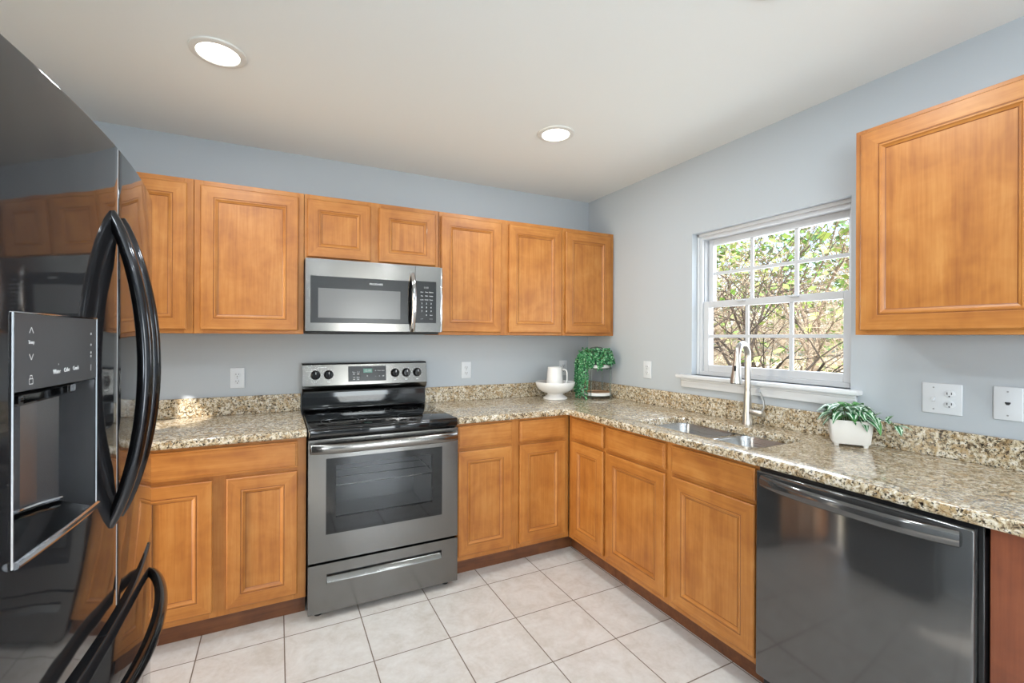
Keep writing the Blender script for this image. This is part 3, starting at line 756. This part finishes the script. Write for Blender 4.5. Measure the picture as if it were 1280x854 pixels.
drr = panel(FC+.0025, FC+FW, .748, FTOP, M['black_steel']).build('door', fr, angle=60)
fz = panel(FC-FW, FC+FW, .105, .716, M['black_steel']).build('freezer_drawer', fr, angle=60)
mb = MB(); mb.box(FC-FW+.01, FC+FW-.01, 2.64, 2.70, .7165, .7475, M['black_plastic'], .002); mb.box(FC-.0008, FC-.0005, 2.60, 2.69, .75, FTOP-.003, M['mark'], 0); mb.build('door_gasket', fr)
mb = MB(); mb.box(FC-.0004, FC+.0023, 2.5838, 2.64, .752, FTOP-.003, M['edge'], 0); mb.build('edge_trim', drr)
def bow_handle(x, z0, z1, parent):
    mb = MB(); y0 = fy_(x)
    pts = [(x, y0+.006-.064*(1-(2*k/40-1)**2)**.85, z0+(z1-z0)*k/40) for k in range(41)]
    rs = [.0125+.0035*(1-(2*k/40-1)**2) for k in range(41)]
    mb.tube(pts, rs, M['black_handle'], 16, .95, up=(1, 0, 0)); return mb.build('handle', parent, angle=70)
bow_handle(FC-.036, .945, 1.625, dl); bow_handle(FC+.036, .945, 1.625, drr)
mb = MB(); pts = []; rs = []
for k in range(41):
    t_ = k/40; x = FC-.40+.80*t_; pts.append((x, fy_(x)+.006-.066*(1-(2*t_-1)**2)**.6, .648)); rs.append(.0135+.003*(1-(2*t_-1)**2))
mb.tube(pts, rs, M['black_handle'], 16, .95, up=(0, 0, 1)); mb.build('handle', fz, angle=70)
# dispenser
mb = MB(); pz = 1.272; yb = 2.685; dm = M['disp_metal']
def q3(x, z, y): return (x, y, z)
yl, yr_ = fy_(HX0), fy_(HX1)
n = 10; xs = [HX0+(HX1-HX0)*k/n for k in range(n+1)]
# cavity: curved back wall, side walls, sloped drip shelf
prof = [yb-.045*abs(2*k/n-1)**3 for k in range(n+1)]
for k in range(n):
    mb.poly([q3(xs[k], HZ0+.02, prof[k]), q3(xs[k+1], HZ0+.02, prof[k+1]), q3(xs[k+1], pz, prof[k+1]), q3(xs[k], pz, prof[k])], dm)
    mb.poly([q3(xs[k], pz, fy_(xs[k])+.004), q3(xs[k+1], pz, fy_(xs[k+1])+.004), q3(xs[k+1], pz, prof[k+1]), q3(xs[k], pz, prof[k])], M['black_satin'])
mb.poly([q3(HX0, HZ0, yl), q3(HX0, HZ0+.02, prof[0]), q3(HX0, pz, prof[0]), q3(HX0, pz, yl)], dm)
mb.poly([q3(HX1, HZ0, yr_), q3(HX1, HZ0+.02, prof[-1]), q3(HX1, pz, prof[-1]), q3(HX1, pz, yr_)], dm)
dsp = mb.build('dispenser', dl)
mb = MB()
for k in range(n):
    mb.poly([q3(xs[k], HZ0, fy_(xs[k])-.002), q3(xs[k+1], HZ0, fy_(xs[k+1])-.002), q3(xs[k+1], HZ0+.02, prof[k+1]), q3(xs[k], HZ0+.02, prof[k])], M['black_gloss'])
tl = [(xs[k], fy_(xs[k])-.004, HZ0+.004) for k in range(n+1)]
mb.tube(tl, .006, M['chrome'], 8, caps=True); mb.tube([(xs[k], prof[k]-.004, HZ0+.026) for k in range(n+1)], .004, M['chrome'], 8)
mb.build('drip_tray', dsp)
mb = MB(); mb.prism([(HX0+.11, 2.668, 1.262), (HX0+.16, 2.668, 1.262), (HX0+.155, 2.674, 1.17), (HX0+.115, 2.674, 1.17)], (0, .008, 0), M['black_satin'], .002)
mb.box(HX0+.03, HX1-.03, 2.605, 2.67, 1.25, 1.27, M['black_gloss'], .004); mb.build('paddle', dsp)
mb = MB(); i = mb.mi(M['ctrl_grey'])
F0 = [[mb.bm.verts.new((x, fy_(x)-.0015, z)) for z in (pz+.002, HZ1-.001)] for x in xs]
B0 = [[mb.bm.verts.new((x, fy_(x)+.02, z)) for z in (pz+.002, HZ1-.001)] for x in xs]
for k in range(n):
    for q in ((F0[k][0], F0[k+1][0], F0[k+1][1], F0[k][1]), (B0[k][0], B0[k+1][0], F0[k+1][0], F0[k][0]), (F0[k][1], F0[k+1][1], B0[k+1][1], B0[k][1])): mb.bm.faces.new(q).material_index = i
cpl = mb.build('dispenser_panel', dl)
mb = MB(); mk = M['mark']; Yp = lambda x: fy_(x)-.0022
for s_, x, z, sz in (('Water', -1.966, 1.297, .0105), ('Cube', -1.934, 1.298, .0105), ('Crush', -1.902, 1.299, .0105), ('Temp', -2.036, 1.347, .008)): mb.text(s_, mk, x, Yp(x), z, sz)
mb.build('lettering', cpl); mb = MB()
def stroke(a, b, w=.0011):
    (xa, za), (xb, zb) = a, b; d = Vector((xb-xa, zb-za)); nn = Vector((-d.y, d.x)).normalized()*w
    mb.poly([(xa+nn.x, Yp(xa), za+nn.y), (xa-nn.x, Yp(xa), za-nn.y), (xb-nn.x, Yp(xb), zb-nn.y), (xb+nn.x, Yp(xb), zb+nn.y)], mk)
for zc_, sg in ((1.365, 1), (1.325, -1)): stroke((-2.041, zc_-.004*sg), (-2.036, zc_+.005*sg)); stroke((-2.036, zc_+.005*sg), (-2.031, zc_-.004*sg))
for a, b in (((-2.041, 1.283), (-2.032, 1.283)), ((-2.032, 1.283), (-2.032, 1.291)), ((-2.032, 1.291), (-2.041, 1.291)), ((-2.041, 1.291), (-2.041, 1.283)), ((-2.039, 1.291), (-2.039, 1.296)), ((-2.039, 1.296), (-2.034, 1.296)), ((-2.034, 1.296), (-2.034, 1.291))): stroke(a, b, .0007)
for z in (1.361, 1.340, 1.325, 1.318): stroke((-1.843, z), (-1.838, z), .002)
stroke((-1.841, 1.290), (-1.840, 1.302), .0015); stroke((-1.962, 1.309), (-1.960, 1.309), .0013)
mb.build('printed_marking', cpl)
mb = MB()
b_ = [(HX0, fy_(HX0)-.001, HZ0), (HX0, fy_(HX0)-.001, HZ1)]; mb.tube(b_, .0022, M['chrome'], 6)
b_ = [(HX1, fy_(HX1)-.001, HZ0), (HX1, fy_(HX1)-.001, HZ1)]; mb.tube(b_, .0022, M['chrome'], 6)
mb.tube([(x, fy_(x)-.001, HZ1) for x in xs], .0018, M['chrome'], 6); mb.build('dispenser_trim', dl)

# ------------------------------------------------------------------ outlets, switch, jack
def duplex(mb, x, zc, y):
    for s_ in (-1, 1):
        z = zc+s_*.0195
        mb.lathe([(.0165, 0), (.0165, -.0018), (.0155, -.0025), (0, -.0025)], M['white_plastic'], (x, y, z), 'y', 24, sy=.86)
        for dx_ in (-.0062, .0062): mb.box(x+dx_-.0012, x+dx_+.0012, y-.0031, y-.002, z-.002, z+.0065, M['slot'], 0)
        mb.lathe([(.0026, -.002), (.0026, -.0031), (0, -.0031)], M['slot'], (x, y, z-.0085), 'y', 10)
def plate(name, label, cat, x, zc, rot, w=.072, h=.116, kind='duplex', grp='wall plates'):
    r = thing(name, label, cat, (x, -.001, zc-h/2), rot, grp)
    mb = MB(); mb.box(x-w/2, x+w/2, -.007, -.0008, zc-h/2, zc+h/2, M['white_plastic'], .003, 3); mb.build('cover_plate', r)
    if kind == 'duplex':
        mb = MB(); duplex(mb, x, zc, -.0068); mb.build('receptacle', r)
    if kind == 'combo':
        mb = MB(); duplex(mb, x+.023, zc, -.0068); mb.build('receptacle', r)
        mb = MB(); mb.box(x-.023-.005, x-.023+.005, -.0076, -.0068, zc-.012, zc+.012, M['white_plastic'], .0004); mb.prism([(x-.027, -.007, zc-.004), (x-.027, -.018, zc-.010), (x-.027, -.018, zc-.004), (x-.027, -.007, zc+.007)], (.008, 0, 0), M['white_plastic']); mb.box(x-.0284, x-.0176, -.0077, -.0070, zc-.0125, zc-.0115, M['mark_dim'], 0); mb.build('toggle_switch', r)
    if kind == 'jack':
        mb = MB(); mb.prism([(x-.007, -.0076, zc+.005), (x-.007, -.0076, zc+.001), (x-.003, -.0076, zc-.005), (x+.003, -.0076, zc-.005), (x+.007, -.0076, zc+.001), (x+.007, -.0076, zc+.005)], (0, .001, 0), M['slot']); mb.build('jack_socket', r)
    mb = MB(); sx = [x] if kind != 'combo' else [x-.023]
    for q in sx:
        for z in ((zc+.041, zc-.041) if kind != 'duplex' else (zc,)): mb.lathe([(.0028, -.0066), (.0028, -.0078), (0, -.008)], M['mark_dim'], (q, 0, z), 'y', 10)
    mb.build('screw', r)
plate('outlet', 'white duplex outlet on the back wall above the short left counter', 'outlet', -2.466, 1.120, BACK)
plate('outlet', 'white duplex outlet on the back wall just right of the range', 'outlet', -1.064, 1.126, BACK)
plate('outlet', 'white duplex outlet on the back wall mostly hidden behind the pitcher', 'outlet', -.245, 1.120, BACK)
plate('outlet', 'white duplex outlet on the window wall, left of the window', 'outlet', .660, 1.142, RIGHT)
plate('switch_plate', 'wide white wall plate with toggle switch and duplex outlet', 'switch', 2.177, 1.132, RIGHT, .116, .116, 'combo')
plate('phone_jack', 'white phone jack wall plate at right edge of the photo', 'phone jack', 2.350, 1.136, RIGHT, .072, .116, 'jack')

# ------------------------------------------------------------------ ceiling lights
def downlight(x, y, label):
    r = thing('ceiling_light', label, 'ceiling light', (x, y, H), 0, 'recessed ceiling lights')
    mb = MB(); mb.lathe([(.072, H-.003), (.074, H-.009), (.080, H-.011), (.096, H-.006), (.098, H-.0005), (.072, H-.0005)], M['light_trim'], (x, y, 0), n=48); mb.build('trim_ring', r)
    mb = MB(); mb.lathe([(0, H-.0045), (.0725, H-.0045), (.0725, H-.002), (0, H-.002)], M['diff'], (x, y, 0), n=40); mb.build('diffuser', r)
    lamp('ceiling_lamp', 'AREA', (0, 0, -.013), CEIL_W, (.86, .94, 1), size=.14, shape='DISK', parent=r)
downlight(-2.470, -.930, 'round recessed ceiling light above the fridge and left counter')
downlight(-.925, -.928, 'round recessed ceiling light nearest the room corner')
downlight(-.905, -2.125, 'recessed ceiling light cut by the top edge of the photo')
downlight(-2.470, -2.125, 'recessed ceiling light over the spot where the camera stands')
downlight(-.925, -3.9, 'added recessed ceiling light behind the camera on the window side')  # this and the next two: unseen lights added to light the room
downlight(-2.470, -3.9, 'added recessed ceiling light behind the camera on the fridge side')
downlight(-1.7, -5.4, 'added recessed ceiling light nearest the added rear door')

# ------------------------------------------------------------------ pedestal bowl and pitcher
bx_, by_ = -.455, -.215; zt = .9143
mb = MB()
mb.lathe([(0, zt), (.083, zt), (.087, zt+.004), (.086, zt+.012), (.070, zt+.022), (.055, zt+.034), (.058, zt+.042), (.092, zt+.052), (.122, zt+.072), (.138, zt+.100), (.142, zt+.122), (.140, zt+.126), (.136, zt+.123), (.130, zt+.101), (.112, zt+.080), (.080, zt+.064), (0, zt+.060)], M['ceramic'], (bx_, by_, 0), n=56)
one('pedestal_bowl', mb, 'white footed ceramic bowl on the corner counter holding a pitcher', 'bowl', (bx_, by_, zt))
pz_ = zt+.0612; px_, py_ = bx_-.005, by_+.0
pt = thing('pitcher', 'white ceramic pitcher standing in the footed bowl', 'pitcher', (px_, py_, pz_))
mb = MB(); mb.lathe([(0, pz_), (.058, pz_), (.061, pz_+.004), (.060, pz_+.05), (.055, pz_+.11), (.051, pz_+.160), (.052, pz_+.168), (.050, pz_+.170), (.048, pz_+.164), (.052, pz_+.11), (.056, pz_+.03), (0, pz_+.02)], M['ceramic'], (px_, py_, 0), n=40); mb.build('body', pt)
mb = MB(); hd = Vector((.9, -.43, 0)).normalized(); c_ = Vector((px_, py_, 0))
mb.tube([c_+hd*a+Vector((0, 0, pz_+b)) for a, b in ((.048, .150), (.070, .152), (.084, .146), (.089, .128), (.090, .10), (.088, .07), (.080, .052), (.066, .048), (.056, .050))], .0075, M['ceramic'], 10, .8); mb.build('handle', pt)

# ------------------------------------------------------------------ two-tier stand with trailing plant
random.seed(11)
tx, ty = -.136, -.285
ts = thing('plant_stand', 'two-tier wire stand with round wooden trays in the counter corner', 'tiered stand', (tx, ty, zt))
for zz, rr in ((zt+.022, .100), (zt+.222, .088)):
    mb = MB(); mb.lathe([(0, zz), (rr, zz), (rr+.003, zz+.003), (rr+.003, zz+.020), (rr, zz+.023)], M['ceramic'], (tx, ty, 0), n=40)
    mb.lathe([(rr, zz+.023), (rr-.008, zz+.024), (rr-.010, zz+.016), (0, zz+.016)], M['tray_wood'], (tx, ty, 0), n=40); mb.build('tray', ts)
mb = MB(); gv = M['galv']
for a in (.5, 2.07, 3.64, 5.21):
    p_ = [Vector((tx+.104*cos(a), ty+.104*sin(a), z)) for z in (zt+.001, zt+.1, zt+.22, zt+.29)]
    for k in range(1, 8):
        b = pi/2*k/7; p_.append(Vector((tx+.104*cos(b)*cos(a), ty+.104*cos(b)*sin(a), zt+.29+.085*sin(b))))
    mb.tube(p_, .0028, gv, 8)
for zz in (zt+.022, zt+.222): mb.tube([(tx+.106*cos(2*pi*k/36), ty+.106*sin(2*pi*k/36), zz) for k in range(37)], .0025, gv, 6, caps=False)
mb.build('wire_frame', ts)
tp = thing('trailing_plant', 'trailing green string-of-pearls plant spilling off the tiered stand', 'plant', (tx, ty, zt+.2395))
z0 = zt+.2395
mb = MB(); mb.lathe([(0, z0), (.044, z0), (.052, z0+.03), (.054, z0+.036), (.050, z0+.036), (.046, z0+.028), (0, z0+.028)], M['galv'], (tx, ty, 0), n=28); mb.build('pot', tp)
mb = MB(); st_ = MB()
pm = [M['pearl_a'], M['pearl_a'], M['pearl_b'], M['pearl_c']]
def strand(p0, out, drop, rmax):
    # arch over the rim then hang
    pts = []; n = max(5, int(drop/.011)+6)
    d = Vector((cos(out), sin(out), 0)); wob = random.uniform(-.5, .5)
    for k in range(n):
        t_ = k/(n-1); r_ = rmax*min(1, (t_*3.0))**.6; z = .030*sin(min(1, t_*2.6)*pi)-drop*max(0, t_-.15)**1.15
        pts.append(p0+d*r_+Vector((0, 0, z))+Vector((sin(t_*5+wob)*.006, cos(t_*4+wob)*.006, 0)))
    st_.tube(pts, .0012, M['stem'], 4)
    for q in pts[1:]:
        for _ in range(2):
            jit = Vector((random.uniform(-1, 1), random.uniform(-1, 1), random.uniform(-1, 1)))*.007
            c = q+jit
            if c.z < zt+.006: c.z = zt+.006
            c.x = min(c.x, -.034); c.y = min(c.y, -.034)
            mb.sphere(c, random.uniform(.0045, .0068), random.choice(pm), 6, 4)
for k in range(120):
    a = random.uniform(0, 2*pi)
    strand(Vector((tx+.03*cos(a), ty+.03*sin(a), z0+.03+random.uniform(0, .065))), a, random.uniform(.02, .075), random.uniform(.05, .105))
for k in range(26):      # long strands on the left
    a = radians(random.uniform(112, 205))
    strand(Vector((tx+.03*cos(a), ty+.03*sin(a), z0+.06)), a, random.uniform(.20, .38), random.uniform(.095, .135))
for k in range(60):
    a = random.uniform(0, 2*pi); r_ = random.uniform(0, .075)
    mb.sphere((min(-.034, tx+r_*cos(a)), min(-.034, ty+r_*sin(a)), z0+.075+.05*(1-r_/.08)), random.uniform(.006, .010), random.choice(pm), 6, 4)
mb.build('foliage', tp); st_.build('stems', tp)

# ------------------------------------------------------------------ small potted plant
qx, qy = -.115, -1.925
pp = thing('potted_plant', 'small striped-leaf plant in a square white footed pot by the window', 'plant', (qx, qy, zt))
mb = MB(); i = mb.mi(M['pot']); ang = radians(33)
def rect_ring(hx, hy, z, r=.012): return [mb.bm.verts.new((qx+x*cos(ang)-y*sin(ang), qy+x*sin(ang)+y*cos(ang), z)) for x, y in rounded(-hx, hx, -hy, hy, r, 4)]
rr = [rect_ring(.046, .058, zt+.010), rect_ring(.050, .064, zt+.016), rect_ring(.056, .073, zt+.104), rect_ring(.056, .073, zt+.108), rect_ring(.051, .068, zt+.108), rect_ring(.050, .067, zt+.092)]
mb.bm.faces.new(rr[0][::-1]).material_index = i
for A, B in zip(rr, rr[1:]):
    for k in range(len(A)): mb.bm.faces.new([A[k], A[(k+1) % len(A)], B[(k+1) % len(A)], B[k]]).material_index = i
s_ = mb.bm.faces.new(rr[-1]); s_.material_index = mb.mi(M['soil'])
for sx in (-1, 1):
    for sy in (-1, 1):
        x, y = sx*.034, sy*.048; X_, Y_ = qx+x*cos(ang)-y*sin(ang), qy+x*sin(ang)+y*cos(ang)
        mb.lathe([(0, zt), (.008, zt), (.0105, zt+.011), (0, zt+.011)], M['pot'], (X_, Y_, 0), n=12)
mb.build('pot', pp)
random.seed(5)
lf = MB(); stm = MB()
def leaf(base, az, el, L, Wd, striped=True, droop=.6):
    d = Vector((cos(az)*cos(el), sin(az)*cos(el), sin(el))); sd = Vector((-sin(az), cos(az), 0)); up = sd.cross(d)*-1
    nu, nv = 8, 6; g = []
    for u in range(nu+1):
        t_ = u/nu; w = Wd*(sin(pi*min(1, t_*.97+.03)**.8))**.9 + .0004
        c = base+d*L*t_+Vector((0, 0, -droop*L*t_*t_))
        g.append([lf.bm.verts.new(c+sd*w*(2*v/nv-1)+up*abs(2*v/nv-1)*w*.35) for v in range(nv+1)])
    for u in range(nu):
        for v in range(nv):
            if striped: m = M['leaf_l'] if (v in (1, 4) and u % 8 not in (0, 7)) or (u % 3 == 1 and v in (0, 5)) else M['leaf_d']
            else: m = M['leaf_m']
            lf.bm.faces.new([g[u][v], g[u+1][v], g[u+1][v+1], g[u][v+1]]).material_index = lf.mi(m)
for k in range(64):
    az = random.uniform(0, 2*pi); r0 = random.uniform(.0, .052); hgt = random.uniform(.115, .165)
    b0 = Vector((qx+r0*cos(az), qy+r0*sin(az), zt+.098)); tip = Vector((qx+(r0+.012)*cos(az), qy+(r0+.012)*sin(az), zt+hgt))
    stm.tube([b0, (b0+tip)/2+Vector((0, 0, .006)), tip], .0012, M['stem'], 5)
    el = random.uniform(-.1, .7); L = random.uniform(.050, .074)
    if tip.x+cos(az)*L > -.025: L = max(.02, min(L, (-.028-tip.x)/max(.05, cos(az))))
    if tip.x < -.045: leaf(tip, az, el, L, random.uniform(.016, .024), random.random() < .8, random.uniform(.3, .9))
# a runner trailing toward the camera's right
run = [Vector((qx-.01, qy-.045, zt+.122)), Vector((qx-.0, qy-.085, zt+.128)), Vector((qx+.01, qy-.125, zt+.118)), Vector((qx+.01, qy-.155, zt+.105))]
stm.tube(run, .0013, M['stem'], 5)
for p_, az, el, L, Wd in ((run[1], -1.2, .9, .045, .013), (run[1], -2.4, -.2, .05, .014), (run[2], -1.9, 1.0, .05, .013), (run[2], -2.6, .2, .045, .012), (run[3], -1.5, .1, .05, .012), (run[3], -2.4, -.4, .045, .012), (run[0], -2.2, -.7, .055, .014), (run[1], -2.0, -1.0, .06, .014)):
    leaf(p_, az, el, L, Wd, random.random() < .5, .3)
lf.build('leaves', pp); stm.build('stems', pp)

# ------------------------------------------------------------------ outside
mb = MB(); mb.poly([(-30, -40, -.45), (45, -40, -.45), (45, 45, -.45), (-30, 45, -.45)], M['litter']); struct('ground', mb)
def branch(mb, p, d, L, r, depth, m, rng, ends, spread=.75, gravity=0.0, kids=3):
    n = 5; pts = [p.copy()]; rs = [r]; q = p.copy(); dd = d.copy()
    for k in range(n):
        dd = (dd+Vector((rng.uniform(-1, 1), rng.uniform(-1, 1), rng.uniform(-1, 1)))*.22+Vector((0, 0, gravity))).normalized()
        q = q+dd*L/n; pts.append(q.copy()); rs.append(r*(1-.55*(k+1)/n))
    mb.tube(pts, rs, m, 6 if r > .02 else 4, caps=False)
    if depth == 0: ends.append((pts[-1], dd)); ends.append((pts[3], dd)); return
    for k in range(kids):
        t_ = 2+int(rng.random()*4); b = pts[min(t_, n)]
        nd = (dd+Vector((rng.uniform(-1, 1), rng.uniform(-1, 1), rng.uniform(-.7, .8)))*spread*1.3).normalized()
        branch(mb, b, nd, L*rng.uniform(.55, .85), max(.004, rs[min(t_, n)]*.68), depth-1, m, rng, ends, spread, gravity, kids)
def leaves(ends, n, size, mats, rng, sp):
    mb = MB()
    for m in mats: mb.mi(m)
    for k in range(n):
        p, d = ends[rng.randrange(len(ends))]
        c = p+Vector((rng.gauss(0, 1), rng.gauss(0, 1), rng.gauss(0, 1)))*sp
        a = Vector((rng.uniform(-1, 1), rng.uniform(-1, 1), rng.uniform(-.8, .4))).normalized(); b = a.cross(Vector((rng.uniform(-1, 1), rng.uniform(-1, 1), 1))).normalized()
        L = size*rng.uniform(.7, 1.3); w = L*.36
        v = [mb.bm.verts.new(q) for q in (c, c+a*L*.45+b*w, c+a*L, c+a*L*.45-b*w)]
        mb.bm.faces.new(v).material_index = rng.randrange(len(mats))
    return mb
def tree(name, label, cat, base, stems, L, r, depth, bark, seed, nl=0, ls=.08, lm=None, lsp=.1, spread=.75, lean=.5, kids=3, gravity=0):
    rng = random.Random(seed); root = thing(name, label, cat, base, 0, 'trees and shrubs outside the window')
    mb = MB(); ends = []
    for k in range(stems):
        a = rng.uniform(0, 2*pi); d = Vector((cos(a)*lean, sin(a)*lean, 1)).normalized()
        branch(mb, Vector(base)+Vector((cos(a)*.04*stems, sin(a)*.04*stems, 0)), d, L, r, depth, bark, rng, ends, spread, gravity, kids)
    # nothing grows into the house wall
    for v in mb.bm.verts:
        if v.co.x < .45: v.co.x = .45+(v.co.x-.45)*.04
    mb.build('branches', root)
    if nl:
        f = leaves([e_ for e_ in ends if e_[0].x > .6], nl, ls, lm, rng, lsp)
        for v in f.bm.verts:
            if v.co.x < .4: v.co.x = .4+(v.co.x-.4)*.04
        f.build('foliage', root)
L1, L2, L3 = M['leaf1'], M['leaf2'], M['leaf3']
tree('bare_shrub', 'tangled bare shrub behind the dark bare tree outside', 'shrub', (3.5, 1.0, -.45), 4, 1.6, .026, 3, M['bark'], 3, 90, .07, [L1, L2], .1, .9, .55, 4)
tree('bare_tree', 'dark forked bare tree nearest the window outside', 'tree', (2.5, .15, -.45), 3, 1.9, .045, 3, M['bark_dark'], 8, 160, .08, [L1, L2], .12, .85, .35, 4)
tree('pale_shrub', 'pale sunlit dry shrub low behind the window', 'shrub', (4.9, 1.2, -.45), 6, 1.5, .026, 4, M['bark_pale'], 21, 120, .06, [L2], .12, .95, .8, 4)
tree('pale_shrub', 'pale dry shrub further left behind the window', 'shrub', (4.6, 2.9, -.45), 6, 1.5, .026, 4, M['bark_pale'], 33, 120, .06, [L2], .12, .95, .8, 4)
tree('leafy_tree', 'green leafy tree filling the right panes of the window', 'tree', (6.6, 2.0, -.45), 2, 2.6, .07, 4, M['bark'], 14, 2000, .10, [L1, L2, L3], .30, .8, .4, 4)
tree('leafy_tree', 'green leafy tree behind the left panes of the window', 'tree', (6.8, 4.6, -.45), 2, 2.6, .07, 4, M['bark'], 27, 2000, .10, [L1, L2, L3], .30, .8, .4, 4)
tree('woodland_tree', 'distant green tree closing the view behind the shrubs', 'tree', (11, 5.2, -.45), 4, 3.2, .09, 4, M['bark_pale'], 44, 1500, .2, [L1, L2, L3], .5, .8, .5, 4)
tree('woodland_tree', 'distant green tree at the right end of the wooded view', 'tree', (11.5, 2.6, -.45), 4, 3.2, .09, 4, M['bark_pale'], 52, 1500, .2, [L1, L2, L3], .5, .8, .5, 4)
tree('woodland_tree', 'distant green tree at the left end of the wooded view', 'tree', (10.5, 8.2, -.45), 4, 3.2, .09, 4, M['bark_pale'], 61, 1500, .2, [L1, L2, L3], .5, .8, .5, 4)
